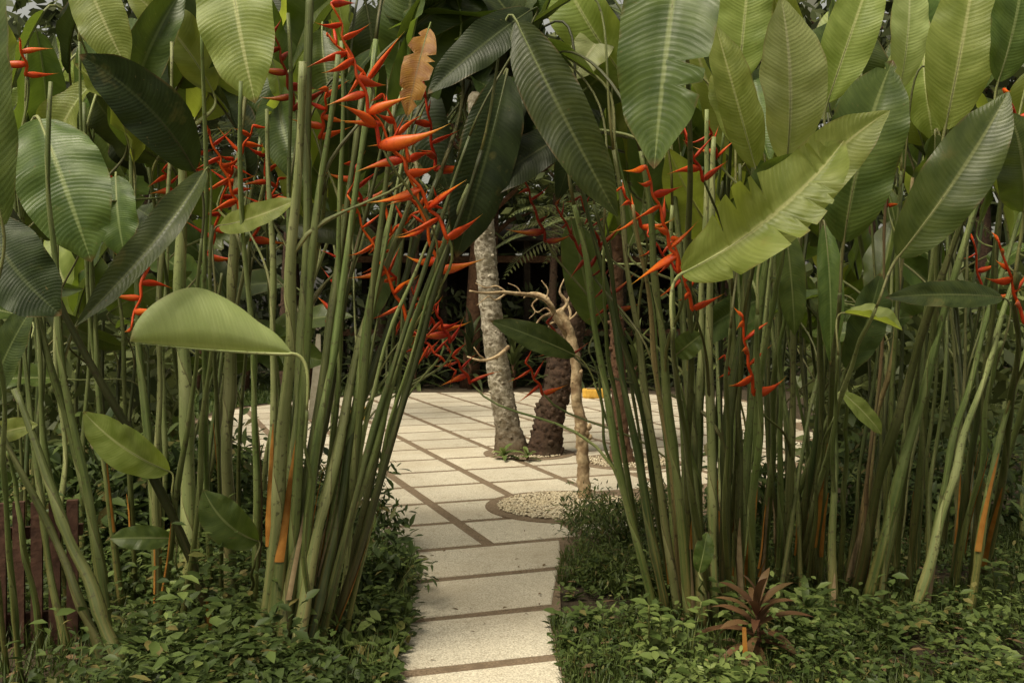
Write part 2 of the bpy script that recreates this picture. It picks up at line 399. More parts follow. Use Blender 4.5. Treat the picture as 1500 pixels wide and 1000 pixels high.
def add_spike(p, A, Tp, n, bl, mat):
    p.spike = True
    D = Tp-A; Ln = D.length; d = D.normalized()
    i = attach_pt(p, A.z-.45); S = p.pts[i]; tg = (S-p.pts[max(0, i-2)]).normalized(); ds = (A-S).length
    c = bez(S, S+tg*ds*.45, A-d*ds*.3, A, 10)
    side = d.cross(V((U(-.4, .4), -1, U(-.2, .2)))).normalized()
    zz = []; br = []
    for k in range(n):
        s = k/max(1, n-1); an = math.pi*k+U(-.8, .8)+s*1.1
        sd = Matrix.Rotation(an, 3, d) @ side
        q = A+d*Ln*(s+U(-.03, .03))-sd*bl*.05; zz.append(q); br.append((q, sd, s))
    ms = MB(); ms.tube(c, [max(.005, p.r*.35)]*4+[.006]*6, 6)
    stalk_path = catmull([A]+zz, max(6, 3*n)); mr = MB(); mr.tube(stalk_path, [.009*(1-.5*k/(len(stalk_path)-1)) for k in range(len(stalk_path))], 6)
    sp = mr.build('flower_spike', mat, p.root)
    ms.build('flower_stalk', 'stem', sp)
    for q, sd, s in br:
        ln = bl*(1.38-.6*s)*U(.72, 1.15); up = U(-.38, .42)+s*.25
        e = sd*math.cos(up)+d*math.sin(up); e.normalize()
        cv = V((U(-.1, .1), U(-.1, .1), 1))*U(-.14, .22)*ln
        pts = [q+e*ln*t-cv*(4*t*(1-t))*.45+(d*.05*ln*t*t) for t in [k/9 for k in range(10)]]
        prof = [.5, .92, 1.08, .98, .76, .52, .33, .19, .08, .01]
        mb = MB(); r = ln*.093
        mb.tube(pts, [r*x for x in prof], 8, flat=.5)
        mb.uv = [(a, b/ln) for a, b in mb.uv]
        mb.build('bract', mat, sp)

# ------------------------------------------------------------ ground, lawn, paving
def sheet(name, poly, z, mat, label, cat, kind='structure'):
    mb = MB(); mb.v = [(x, y, z) for x, y in poly]
    mb.f = [tuple(t) for t in tessellate_polygon([[V((x, y, 0)) for x, y in poly]])]; mb.uv = [(0, 0)]*len(poly)
    fl = []
    for a, b, c in mb.f:
        A, B, D = mb.v[a], mb.v[b], mb.v[c]
        fl.append((a, b, c) if (B[0]-A[0])*(D[1]-A[1])-(B[1]-A[1])*(D[0]-A[0]) > 0 else (a, c, b))
    mb.f = fl
    o = mb.build(name, mat, smooth=False); tag(o, label, cat, None, kind); return o
sheet('ground', [(-120, -40), (120, -40), (120, 200), (-120, 200)], 0, 'soil', 'dark bare soil under the planting', 'ground')
ANG = math.radians(20); ux = V((math.cos(ANG), math.sin(ANG), 0)); vx = V((-math.sin(ANG), math.cos(ANG), 0))
front = [(-3.7, 10.6), (-2.9, 9.0), (-2.1, 7.8), (-1.6, 6.9), (-1.45, 5.9), (-.70, 5.9)]
rear = [(3.6, 16.6), (2, 17.2), (0, 17.5), (-1.8, 17.4), (-3.2, 16.2), (-4.1, 14.6), (-4.2, 12.4)]
right = [(.56, 6.2), (1.2, 7.0), (2.0, 7.6), (2.9, 9.2), (3.5, 11.5), (4.0, 14.5)]
path = [(-.66, 5.4), (-.58, 4.4), (-.56, 2.2)]
path2 = [(.28, 2.2), (.25, 3.6), (.22, 4.4), (.26, 5.4)]
poly = front+path+path2+right+rear
sheet('path', poly, .012, 'joint', 'brown pebbledash bed showing as joints between the pale paving slabs', 'path')
def inside(x, y, poly):
    c = False; j = len(poly)-1
    for i in range(len(poly)):
        xi, yi = poly[i]; xj, yj = poly[j]
        if (yi > y) != (yj > y) and x < (xj-xi)*(y-yi)/(yj-yi)+xi: c = not c
        j = i
    return c
CIRC = [(.40, 7.42, .60), (.17, 10.1, .46), (1.12, 9.55, .50)]
mb = MB()
def slab(pts, z0=.008, z1=.018):
    b = len(mb.v); n = len(pts); u = R.random(); cx = sum(p[0] for p in pts)/n; cy = sum(p[1] for p in pts)/n
    e = .008
    for (z, k) in ((z0, 0), (z1-.004, 0), (z1, e)):
        for x, y in pts:
            dx, dy = cx-x, cy-y; l = math.hypot(dx, dy) or 1
            mb.v.append((x+dx/l*k, y+dy/l*k, z)); mb.uv.append((u, 0))
    for r in (0, 1):
        for i in range(n):
            k = (i+1) % n; mb.f.append((b+r*n+i, b+r*n+k, b+(r+1)*n+k, b+(r+1)*n+i))
    mb.f.append(tuple(b+2*n+i for i in range(n)))
def clipline(pts, a, b):
    out = []; n = len(pts)
    sd = lambda p: (b[0]-a[0])*(p[1]-a[1])-(b[1]-a[1])*(p[0]-a[0])
    for i in range(n):
        p, q = pts[i], pts[(i+1) % n]; sp, sq = sd(p), sd(q)
        if sp >= 0: out.append(p)
        if (sp >= 0) != (sq >= 0):
            t = sp/(sp-sq); out.append((p[0]+(q[0]-p[0])*t, p[1]+(q[1]-p[1])*t))
    return out
SU, SV, J = .68, .70, .085
v0 = 5.9
def uvxy(u, v): q = ux*u+vx*v; return (q.x, q.y)
for i in range(-12, 24):
    for j in range(0, 22):
        u0, u1 = 2.0+i*SU+J/2, 2.0+(i+1)*SU-J/2; a0, a1 = v0+j*SV+J/2, v0+(j+1)*SV-J/2
        pts = [uvxy(u0, a0), uvxy(u1, a0), uvxy(u1, a1), uvxy(u0, a1)]
        cx = sum(p[0] for p in pts)/4; cy = sum(p[1] for p in pts)/4
        if j <= 1:
            if cx < -1.5 or cx > 1.0: continue
            pts = clipline(pts, (.52, 6.0), (1.3, 7.1)) if j < 2 else pts
            if j == 0: pts = clipline(pts, (-1.4, 9), (-1.4, 3))
            if len(pts) < 3: continue
            slab(pts); continue
        if not inside(cx, cy-.2, poly): continue
        for k in range(len(rear)-1):
            a, b = rear[k], rear[k+1]; l = math.hypot(b[0]-a[0], b[1]-a[1]); nx, ny = -(b[1]-a[1])/l*.1, (b[0]-a[0])/l*.1
            pts = clipline(pts, (a[0]+nx, a[1]+ny), (b[0]+nx, b[1]+ny))
            if len(pts) < 3: break
        if len(pts) >= 3: slab(pts)
LX = lambda y: -.57-.08*smooth(4.6, 6.0, y); RX = lambda y: .20-.02*smooth(3.9, 4.5, y)+.12*smooth(4.5, 6.2, y)
SP_ = .66
for j in range(-7, 0):
    a0, a1 = v0+j*SP_+J/2, v0+(j+1)*SP_-J/2
    L_, R_ = [], []
    for k in range(5):
        a = a0+(a1-a0)*k/4
        for fx_, lst in ((LX, L_), (RX, R_)):
            y = a/math.cos(ANG); xx = fx_(y); lst.append((xx, (a+xx*math.sin(ANG*(1 if j > -3 else .85)))/math.cos(ANG)))
    slab(R_+L_[::-1])
setting(mb.build('paving', 'slab', smooth=False), 'pale cream concrete slabs of the garden path and terrace', 'paving')
def annulus(c, r0, r1, z, n=48):
    mb = MB()
    for k in range(n):
        th = 2*math.pi*k/n
        for r in (r0, r1): mb.v.append((c[0]+r*math.cos(th), c[1]+r*math.sin(th), z)); mb.uv.append((0, 0))
    for k in range(n):
        a = 2*k; b = 2*((k+1) % n); mb.f.append((a, a+1, b+1, b))
    return mb
for k, (x, y, r) in enumerate(CIRC):
    mbb = annulus((x, y), r-.10, r, .025); nn = 48
    for q in range(nn):
        th = 2*math.pi*q/nn; mbb.v.append((x+r*math.cos(th), y+r*math.sin(th), .004)); mbb.uv.append((0, 0))
    for q in range(nn):
        a = 2*q+1; b = 2*((q+1) % nn)+1; mbb.f.append((a, 2*nn+q, 2*nn+(q+1) % nn, b))
    o = mbb.build('planting_ring', 'joint', smooth=False)
    setting(o, ['brown edging ring round the pebbles at the bare branch', 'brown edging ring round the twin trunks', 'brown edging ring round the reddish trunk'][k], 'edging')
    m2 = annulus((x, y), 0.001, r-.10, .022)
    setting(m2.build('pebble_bed', 'joint', smooth=False), ['bed under the pebbles round the bare branch', 'bed under the pebbles round the twin trunks', 'bed under the pebbles round the reddish trunk'][k], 'bed')
    mb = MB(); cnt = [4200, 1100, 1100][k]
    for q in range(cnt):
        rr = (r-.09)*math.sqrt(R.random()); th = U(0, 6.283); c = V((x+rr*math.cos(th), y+rr*math.sin(th), .027+U(0, .010)))
        sz = U(.006, .014); a = V((math.cos(th*7), math.sin(th*7), U(-.3, .3))).normalized(); b2 = V((0, 0, 1)).cross(a).normalized(); cc = a.cross(b2)
        bb = len(mb.v); u = R.random()*.9
        for vv in (a*1.3, b2, a*-1.3, b2*-1, cc*.7, cc*-.7): mb.v.append(c+vv*sz); mb.uv.append((u, 0))
        for (e, f, g) in ((0,1,4),(1,2,4),(2,3,4),(3,0,4),(1,0,5),(2,1,5),(3,2,5),(0,3,5)): mb.f.append((bb+e, bb+f, bb+g))
    o = mb.build('pebbles', 'pebble')
    tag(o, ['cream pebbles in the ring round the bare branch', 'cream pebbles in the ring round the twin trunks', 'cream pebbles in the ring round the reddish trunk'][k], 'pebbles', None, 'stuff')
sheet('lawn', [(-14, 9.5), (-4.0, 10.6), (-4.4, 12.4), (-4.3, 14.6), (-3.4, 16.4), (-1.8, 17.7), (-1.6, 22), (-14, 22)], .010, 'grass', 'dark green lawn beyond the terrace at the left', 'lawn')
def grass(name, n, fn, hmin, hmax, label, mat='grass', w=.006):
    mb = MB()
    for _ in range(n):
        x, y = fn(); h = U(hmin, hmax); a = U(0, 6.28); le = U(.1, .8)*h
        p = V((x, y, 0)); t = p+V((math.cos(a)*le, math.sin(a)*le, h)); s = V((-math.sin(a), math.cos(a), 0))*w
        b = len(mb.v); u = R.random()*.97; mid = p.lerp(t, .5)+V((0, 0, h*.12))
        mb.v += [p-s, p+s, mid+s*.8, mid-s*.8, t]; mb.uv += [(u, 0)]*5
        mb.f += [(b, b+1, b+2, b+3), (b+3, b+2, b+4)]
    return tag(mb.build(name, mat), label, 'grass', None, 'stuff')
def lawnpt():
    while True:
        x, y = U(-9, -1.8), U(10.5, 21)
        if not inside(x, y, poly): return x, y
grass('lawn_grass', 8000, lawnpt, .03, .09, 'short grass of the lawn beyond the terrace at the left', w=.012)

# ------------------------------------------------------------ under-planting
def edgeL(y): return LX(y)+.05 if y < 5.8 else -.6-(y-5.8)*.9
def edgeR(y): return RX(y)+.03 if y < 6.0 else .34+(y-6.0)*1.2
def cover(name, n, side, label, mat, y0, y1, ls, hmax, thr, seed, x1=3.6, bias=1.3):
    mb = MB(); k = 0
    while k < n:
        y = y0+(y1-y0)*R.random()**1.25
        e = edgeL(y) if side < 0 else edgeR(y)
        x = e+side*abs(R.random()**bias)*x1
        if abs(x) > y*.56+.3: continue
        if side < 0 and x < -1.72 and y < 4.5: continue
        nz = noise.noise(V((x*1.9, y*1.9, seed)))+.4*noise.noise(V((x*5, y*5, seed)))
        if nz < thr and R.random() < .95: continue
        d = abs(x-e)
        hh = hmax*(.25+1.3*max(0, nz+.25))*min(1, .35+d*1.2)*U(.2, 1.6)
        lean = V((-side*.1*R.random(), U(-.1, .1), 0))*min(1, hmax*4); top = V((x, y, hh))+lean
        nl = R.randint(3, 7)
        for q in range(nl):
            t = (q+1)/nl; p = V((x, y, 0)).lerp(top, t)
            a = q*2.4+U(-.4, .4); dd = V((math.cos(a), math.sin(a), U(-.2, .7)))
            l = ls*U(.45, 1.6)
            mb.sleaf(p, dd, V((U(-.6, .6), U(-.6, .6), 1)), l, l*U(.3, .62), R.random())
        k += 1
    return tag(mb.build(name, mat), label, 'ground cover', None, 'stuff')
cover('ground_cover', 3600, -1, 'leafy green ground cover left of the path', 'cover', 3.3, 7.2, .048, .34, -.04, 3.)
cover('ground_cover', 900, -1, 'paler broad leaved ground cover low at the left of the path', 'coverlight', 3.3, 5.6, .062, .20, .10, 9.)
cover('ground_cover', 3500, 1, 'leafy green ground cover right of the path', 'cover', 3.3, 7.2, .032, .14, -.04, 5., 4.4, 1.1)
cover('ground_cover', 800, 1, 'paler broad leaved ground cover low at the right of the path', 'coverlight', 3.3, 5.4, .048, .14, .12, 14., 3.4, 1.1)
def rg():
    while True:
        y = U(3.3, 7.2); x = edgeR(y)-.03+R.random()**1.1*4.2
        if abs(x) < y*.56+.3 and noise.noise(V((x*1.5, y*1.5, 22.))) > -.28: return x, y
grass('ground_grass', 44000, rg, .02, .095, 'fine green grass right of the path', 'grass', .0028)
def lg():
    while True:
        y = U(3.3, 7.6); x = edgeL(y)+.03-R.random()**1.4*3
        if abs(x) < y*.56+.3: return x, y
grass('ground_grass', 18000, lg, .03, .16, 'thin strappy grass left of the path', 'grass', .0035)
mb = MB()
for k in range(1300):
    y = U(3.4, 7.5); s_ = R.choice((-1, 1)); x = (edgeL(y) if s_ < 0 else edgeR(y))+s_*U(.0, 3.6)
    if k < 26: x, y = U(-.5, .2), U(3.8, 7.2)
    l = U(.03, .09) if k >= 26 else U(.015, .045); a = U(0, 6.28)
    mb.sleaf(V((x, y, .025+U(0, .04)*(k >= 26))), V((math.cos(a), math.sin(a), U(-.1, .2))), V((U(-.3, .3), U(-.3, .3), 1)), l, l*U(.2, .5), R.random()*.9)
tag(mb.build('leaf_litter', 'litter'), 'brown fallen leaves scattered on the soil and slabs', 'leaf litter', None, 'stuff')
def bush(label, c, r, h, n, ls, mat, group=None, asp=.4, name='low_bush', cat='bush'):
    rt = thing(name, label, cat, V((c[0], c[1], 0)), group)
    mb = MB(); ms = MB(); tips = []
    for k in range(16):
        a = k*2.4; q = .35+.65*R.random(); e = V((c[0]+math.cos(a)*r*q, c[1]+math.sin(a)*r*q, h*U(.45, 1.1)*(1.15-.5*q)))
        ms.tube([V((c[0], c[1], 0)), V((c[0], c[1], 0)).lerp(e, .5)+V((0, 0, .05)), e], [.006, .005, .002], 5); tips.append(e)
    ms.build('stems', 'stemdark', rt)
    for k in range(n):
        t = R.choice(tips); q = rvec()*r*.26*R.random()**.5; s = R.random()**.5
        p = V((c[0], c[1], .02)).lerp(t, .3+.7*s)+q; p.z = max(.015, p.z)
        d = V((q.x*3, q.y*3, U(-.5, .4)*r))+rvec()*r*.6
        l = ls*U(.5, 1.4); mb.sleaf(p, d, V((U(-.5, .5), U(-.6, .2), 1)), l, l*asp*U(.8, 1.2), R.random())
    mb.build('foliage', mat, rt); return rt
bush('dark bushy green plant at the left edge of the path by the terrace', (-1.02, 6.1), .44, .58, 1300, .072, 'cover', None, .30)
bush('leafy bush spilling onto the path at its left edge beside the slabs', (-.86, 5.15), .38, .42, 1000, .07, 'cover', None, .34)
bush('low leafy bush under the stalks left of the path, nearest the camera', (-.94, 4.3), .36, .22, 420, .065, 'coverlight', None, .5)
bush('dense fine leaved mound at the right of the path below the pebble ring', (.72, 6.35), .52, .36, 3400, .048, 'grass', None, .22)
bush('fine leaved mound at the right edge of the path, lower and nearer', (.58, 5.4), .42, .24, 2400, .04, 'grass', None, .22)
bush('dark leafy bush behind the stalks at far left', (-2.4, 6.2), .8, .9, 1300, .12, 'cover', None, .45)
bush('dark leafy bush behind the thick pale stalks', (-1.75, 6.6), .6, .7, 1000, .10, 'cover', None, .4)
bush('low dark bush at the right beneath the stalk fan', (1.9, 6.9), .8, .55, 1200, .09, 'cover', None, .4)
bush('low dark bush at far right behind the stalks', (3.1, 7.0), .9, .7, 1300, .10, 'cover', None, .4)
for k in range(26):
    s_ = -1 if k % 2 else 1; y = U(3.75, 5.6); x = (edgeL(y) if s_ < 0 else edgeR(y))+s_*U(.08, 2.2)
    if x < -1.6: x += 1.2
    rt = thing('seedling', 'small leafy seedling in the ground cover '+('left' if s_ < 0 else 'right')+' of the path', 'plant', V((x, y, 0)), 'leafy seedlings '+('left' if s_ < 0 else 'right')+' of the path')
    h = U(.08, .32); ms = MB(); ml = MB(); b = V((x, y, 0)); e = b+V((U(-.08, .08), U(-.08, .05), h)); pts = bez(b, b+V((0, 0, h*.5)), e-V((0, 0, h*.2)), e, 8); ms.tube(pts, .003, 5)
    for q in range(2, 8):
        for s2 in (0, 1):
            a = q*1.7+s2*3.14; l = U(.045, .10); ml.sleaf(pts[q], V((math.cos(a), math.sin(a), .15)), V((0, -.2, 1)), l, l*.5, R.random()*.9)
    ms.build('stem', 'stem', rt); ml.build('foliage', R.choice(('coverlight', 'cover')), rt)
rt = thing('weed_sprig', 'thin narrow leaved sprig arching over the left edge of the path', 'plant', V((-.58, 4.95, .02)))
ms = MB(); ml = MB()
for k in range(5):
    a = U(-.9, .9); b = V((-.58, 4.95, .02)); e = b+V((.2*math.cos(a), .12*math.sin(a), .12+U(0, .10)))
    pts = bez(b, b+V((0, 0, .12)), e-V((.05, 0, -.05)), e, 6); ms.tube(pts, .002, 4)
    for p in pts[2:]:
        for s in (-1, 1): ml.sleaf(p, V((U(0, .6), s*.8, U(-.4, .3))), V((0, 0, 1)), .075, .014, R.random()*.9)
ms.build('stems', 'stem', rt); ml.build('foliage', 'cover', rt)
def rosette(name, label, cat, base, h, n, ll, lw, mat, elev=(.1, 1.2), group=None, stemr=.012, droop=.35):
    rt = thing(name, label, cat, base, group)
    ms = MB(); ms.tube([base, base+V((.01, 0, h*.5)), base+V((0, .01, h))], [stemr, stemr*.9, stemr*.6], 7); ms.build('stem', 'barkbrown', rt)
    for k in range(n):
        t = k/n; a = k*2.399+U(-.2, .2); el = elev[0]+(elev[1]-elev[0])*t+U(-.15, .15)
        B = base+V((0, 0, h*(.25+.75*t))); d = V((math.cos(a)*math.cos(el), math.sin(a)*math.cos(el), math.sin(el)))
        l = ll*U(.75, 1.15); T = B+d*l-V((0, 0, droop*l*(1-.5*t)))
        mb = MB(); leafblade(mb, B, T, lw*U(.8, 1.15), V((0, 0, 1))+V((0, -.15, 0)), .14, 0, .35, .1, .05, 0, 10, 1)
        mb.uv = [(R.random()*.04+(k*.37) % .9, y) for x, y in mb.uv]
        mb.build('leaf', mat, rt)
    return rt
rosette('cordyline_plant', 'small reddish brown rosette plant in front of the stalks right of the path', 'plant', G(1108, 970), .24, 26, .27, .046, 'cordy', (-.1, 1.2), None, .010, .6)
rosette('cordyline_plant', 'small dull rosette plant beside the reddish one, further right', 'plant', G(1180, 930), .14, 12, .2, .035, 'cover', (0, 1.2))
mb = MB(); b = G(1090, 990); mb.v = [b+V((-.008, 0, .20)), b+V((.008, 0, .20)), b+V((.012, -.01, .1)), b+V((-.008, -.01, .1)), b+V((0, -.012, .04))]; mb.uv = [(.5, 0)]*5; mb.f = [(0, 1, 2, 3), (3, 2, 4)]
tag(mb.build('dead_leaf', 'drysheath', None, b), 'narrow orange dead leaf hanging below the reddish rosette plant', 'leaf')

# ------------------------------------------------------------ heliconias
def cp(base, mids, Yt):
    b = G(*base); pts = [b]; n = len(mids)
    tot = base[1]-mids[-1][1]
    for (x, y) in mids:
        t = (base[1]-y)/tot if tot else 1; pts.append(P(x, y, b.y+(Yt-b.y)*max(0, min(1.1, t))))
    return pts
def stem(base, mids, Yt, rp, mat='stem', clump='', label=None, sheath=None, tip=.45):
    b = G(*base)
    if mat == 'drystem' and rp >= 8: mat = 'stem'
    return heliconia(cp(base, mids, Yt), rp*.76*b.y/F, mat, label, None, clump, tip, sheath)
S = stem
MIX = ('stem', 'stem', 'stemlight', 'stemdark', 'stem', 'stemlight', 'stem', 'stemdark', 'drystem')
S((205, 1050), [(152, 905), (100, 770), (20, 570)], 3.95, 15, 'stem', 'left', 'thick pale heliconia stalk leaning left out of the frame from the bottom left corner', False, tip=.45)
S((172, 1030), [(125, 900), (65, 760), (-40, 560)], 3.9, 11, 'stem', 'left', 'thick green heliconia stalk leaning hardest left at the bottom left corner', False, tip=.45)
S((322, 952), [(285, 850), (215, 690), (100, 470), (-20, 265)], 3.9, 11, 'stemdark', 'left', 'long dark heliconia stalk slanting left with an orange dry sheath at its foot', True)
S((170, 990), [(130, 760), (85, 500), (72, 300), (75, 120)], 4.0, 9, 'stem', 'left')
S((278, 905), [(276, 650), (268, 430), (262, 200)], 4.9, 18, 'stemlight', 'left', 'thick pale upright heliconia stalk left of a matching one', False)
S((336, 903), [(334, 690), (338, 500), (348, 260)], 4.9, 16, 'stemlight', 'left', 'thick pale upright heliconia stalk nearest the left fan', False)
S((235, 905), [(215, 650), (200, 430), (190, 200)], 5.0, 9, 'stem', 'left')
S((165, 930), [(120, 700), (60, 480), (20, 240)], 4.6, 9, 'stem', 'left')
S((100, 960), [(60, 760), (30, 500), (10, 200)], 4.5, 8, 'stem', 'left')
S((232, 940), [(228, 700), (240, 430), (250, 60)], 4.6, 7, 'stemlight', 'left')
S((180, 900), [(150, 650), (130, 430), (120, 150)], 4.9, 7, 'stem', 'left')
fan = [((383,975),(412,640),(432,380),(440,90),14),((397,986),(428,650),(445,380),(452,-40),16),((405,992),(455,680),(490,430),(530,130),13),
((428,995),(478,720),(540,480),(610,270),13),((442,988),(505,700),(570,480),(650,250),12),((462,972),(535,690),(600,480),(690,270),9),
((425,985),(468,640),(505,400),(548,60),11),((482,945),(556,640),(620,440),(710,250),7),((470,960),(520,660),(545,430),(575,150),9),
((500,960),(548,740),(590,560),(660,360),6),((392,960),(402,640),(402,420),(392,160),9),((414,972),(440,600),(462,360),(490,80),10),
((452,978),(505,660),(550,430),(600,180),9),((372,945),(376,640),(368,420),(350,120),8),((436,965),(468,640),(520,380),(570,160),6),
((490,945),(530,650),(570,480),(640,330),5),((410,945),(420,620),(425,360),(415,20),8),((445,950),(487,600),(500,330),(505,60),7)]
for i, (a, b, c, d, r) in enumerate(fan):
    S(a, [b, c, d], U(3.9, 4.6), r, ('stemlight', 'stem', 'stem', 'stemlight')[i] if i < 4 else R.choice(MIX), 'leftfan', None, True if i in (3, 4, 5, 8) else None)
for k in range(8):
    x = U(385, 500); q = (x-385)/115; S((x, U(915, 960)), [(x+30+q*60+U(-30, 30), 640), (x+45+q*140+U(-50, 50), U(200, 330))], U(4.5, 5.2), U(4, 6), R.choice(MIX), 'leftfan')
fan = [((962,912),(905,660),(872,470),(840,300),9),((978,907),(930,640),(890,440),(850,240),9),((996,910),(955,640),(925,430),(900,220),8),
((1012,920),(985,640),(962,430),(940,220),11),((1030,926),(1012,640),(1000,430),(985,200),12),((1046,918),(1040,640),(1045,430),(1050,200),10),
((1062,910),(1068,640),(1088,430),(1110,200),12),((1078,895),(1094,640),(1118,420),(1150,180),9),
((1000,890),(975,640),(950,460),(925,300),6),((1088,905),(1080,660),(1075,450),(1085,240),8),((1024,895),(1022,600),(1030,400),(1038,160),8),
((940,850),(915,640),(893,500),(880,360),5),((1010,870),(1000,640),(980,480),(985,300),6)]
for i, (a, b, c, d, r) in enumerate(fan):
    S(a, [b, c, d], U(4.2, 4.9), r, R.choice(MIX), 'rightfan')
fan = [((1150,868),(1162,660),(1168,470),(1175,260),8),((1166,860),(1190,660),(1215,470),(1240,240),8),((1222,918),(1220,700),(1222,520),(1215,300),8),
((1254,872),(1300,660),(1350,500),(1420,300),10),((1270,885),(1325,670),(1375,480),(1440,260),11),((1288,890),(1318,700),(1345,520),(1370,250),8),
((1338,902),(1385,740),(1425,600),(1490,400),9),((1352,896),(1385,700),(1430,520),(1500,300),8),((1440,840),(1465,720),(1495,600),(1540,430),9),
((1240,862),(1285,640),(1310,480),(1340,260),7),((1130,860),(1185,680),(1250,520),(1330,340),6),((1395,860),(1420,680),(1450,500),(1470,250),8),
((1180,840),(1195,640),(1200,480),(1205,240),7),((1310,860),(1330,640),(1360,440),(1400,200),7),((1118,855),(1130,640),(1140,460),(1150,280),7),
((1420,905),(1450,700),(1500,520),(1560,340),8)]
for i, (a, b, c, d, r) in enumerate(fan):
    S(a, [b, c, d], U(4.5, 5.2), r, R.choice(MIX), 'right')
for k in range(12):
    x = U(980, 1430); y = U(855, 905); l = U(-70, 120)*(1 if x > 1080 else -.3)
    S((x, y), [(x+l*.4, 640), (x+l+U(-20, 20), U(200, 330))], U(4.8, 5.5), U(4, 6), R.choice(MIX), 'right')
for k in range(18):
    x = U(20, 500); y = U(790, 870); l = U(-90, 130)*(1 if x > 250 else .2)
    S((x, y), [(x+l*.3, 600), (x+l, U(120, 320))], U(5.3, 6.2), U(4, 7), R.choice(('stem', 'stemdark', 'stem', 'stemlight')), 'backleft', None, False)
for k in range(28):
    x = U(1000, 1500); y = U(780, 850); l = U(-80, 130)
    S((x, y), [(x+l*.3, 600), (x+l, U(120, 320))], U(5.4, 6.6), U(4, 7), R.choice(('stem', 'stemdark', 'stemdark', 'stemlight')), 'backright', None, None)
for k in range(9):
    x = U(10, 320); S((x, U(735, 755)), [(x+U(-20, 20), 560), (x+U(-50, 50), U(150, 330))], U(7.2, 7.8), U(4, 6), 'stemdark', 'backleft', None, False)
for k in range(12):
    x = U(1130, 1500); S((x, U(735, 755)), [(x+U(-20, 20), 560), (x+U(-50, 50), U(150, 330))], U(7.2, 7.8), U(4, 6), 'stemdark', 'backright', None, False)
generic = list(PL)

def hero(label, base, mids, B, T, w, mat, rp=7, smat='stem', **k):
    p = S(base, mids, B[2], rp, smat, 'hero', label)
    b = P(*B); t = P(*T); add_leaf(p, b, t, w*(B[2]+T[2])/2/F, mat, **k); return p
hero('heliconia stalk with the broad green leaf cut by the left edge of the photo', (30, 1000), [(5, 700), (0, 420)], (4, 330, 3.3), (-8, -70, 3.3), 108, 'mid', 7)
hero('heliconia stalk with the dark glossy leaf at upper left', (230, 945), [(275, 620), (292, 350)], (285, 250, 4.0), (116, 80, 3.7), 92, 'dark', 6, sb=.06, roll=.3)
hero('heliconia stalk with the wide drooping leaf at the left', (105, 925), [(60, 600), (30, 260)], (58, 175, 4.5), (134, 384, 4.3), 130, 'mid', 6, arch=.1, roll=-.2, tear=.03, rows=44)
hero('heliconia stalk with the long narrow grey-green leaf slanting down to the left', (262, 960), [(300, 650), (318, 330)], (300, 250, 3.9), (110, 478, 3.5), 62, 'olive', 6, sb=-.07, fold=.55)
hero('heliconia stalk with the pale half-folded leaf hanging in the open left of the path', (450, 972), [(450, 760), (448, 600)], (427, 518, 3.8), (190, 500, 3.6), 186, 'pale', 5, hint=V((0, .62, .80)), fold=1.30, curl=.02, arch=-.012, wave=.02, drop=.12, rows=44, twist=0, dent=.10)
hero('heliconia stalk with the pale leaf hanging tip down at the top left', (310, 880), [(300, 500), (300, 40)], (336, -70, 4.4), (374, 152, 4.2), 116, 'light', 6)
hero('heliconia stalk with the pale leaf in the top left corner', (175, 880), [(140, 500), (110, 60)], (118, -60, 4.7), (188, 104, 4.6), 80, 'light', 6)
hero('heliconia stalk with the short dull leaf hanging beside the wide drooping one', (200, 880), [(185, 560), (165, 330)], (170, 258, 4.9), (184, 380, 4.8), 66, 'mid', 5)
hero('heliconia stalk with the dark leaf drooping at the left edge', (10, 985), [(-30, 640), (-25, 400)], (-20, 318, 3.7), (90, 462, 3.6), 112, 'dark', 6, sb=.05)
hero('heliconia stalk with the small light leaf above the pale folded one', (325, 905), [(318, 560), (322, 400)], (322, 330, 4.3), (440, 290, 4.1), 44, 'light', 5, sb=.08)
hero('heliconia stalk with the grey-green leaf below the left edge', (60, 950), [(30, 760), (10, 660)], (-15, 590, 4.2), (55, 440, 4.1), 60, 'olive', 6)
hero('heliconia stalk leaning right with the long dark leaf over the terrace view', (472, 965), [(600, 560), (700, 220)], (757, 32, 4.0), (905, 318, 3.9), 92, 'olive', 8, 'stemdark', fold=.45, roll=.55)
hero('heliconia stalk with the dark leaf drooping left at the top centre', (455, 975), [(560, 600), (690, 200)], (778, 15, 4.1), (626, 138, 3.9), 66, 'dark', 7, 'stemdark')
hero('heliconia stalk with the dark leaf pointing down left over the pale trunk', (985, 880), [(930, 560), (870, 300)], (838, 192, 4.4), (688, 290, 4.2), 66, 'dark', 6, 'stemdark')
hero('heliconia stalk with the big dark leaf hanging left of the pale trunk', (490, 935), [(600, 560), (690, 250)], (742, 110, 4.3), (668, 378, 4.2), 92, 'dark', 7, 'stemdark', roll=-.4)
hero('heliconia stalk with the yellowing brown leaf among the upper flowers', (435, 970), [(520, 600), (590, 240)], (628, 42, 4.4), (596, 172, 4.3), 48, 'yellow', 6, tear=.2)
hero('heliconia stalk with the dark leaf low before the twin trunks', (960, 868), [(905, 700), (868, 560)], (842, 520, 5.0), (718, 470, 4.9), 42, 'olive', 4, drop=.15)
hero('heliconia stalk with the large green leaf hanging tip down right of centre', (1012, 890), [(1010, 500), (1012, 100)], (1002, -110, 3.9), (958, 248, 3.7), 150, 'mid', 8, arch=.05, wave=.06, fold=.35, rows=44, tear=.015)
hero('heliconia stalk with the palest upright leaf right of centre', (1090, 890), [(1120, 560), (1145, 330)], (1152, 238, 4.1), (1144, -4, 4.0), 112, 'pale', 7, fold=.35)
hero('heliconia stalk with the light leaf left of the palest upright one', (1060, 880), [(1085, 560), (1100, 330)], (1106, 245, 4.3), (1048, 36, 4.3), 68, 'light', 6, sb=-.03)
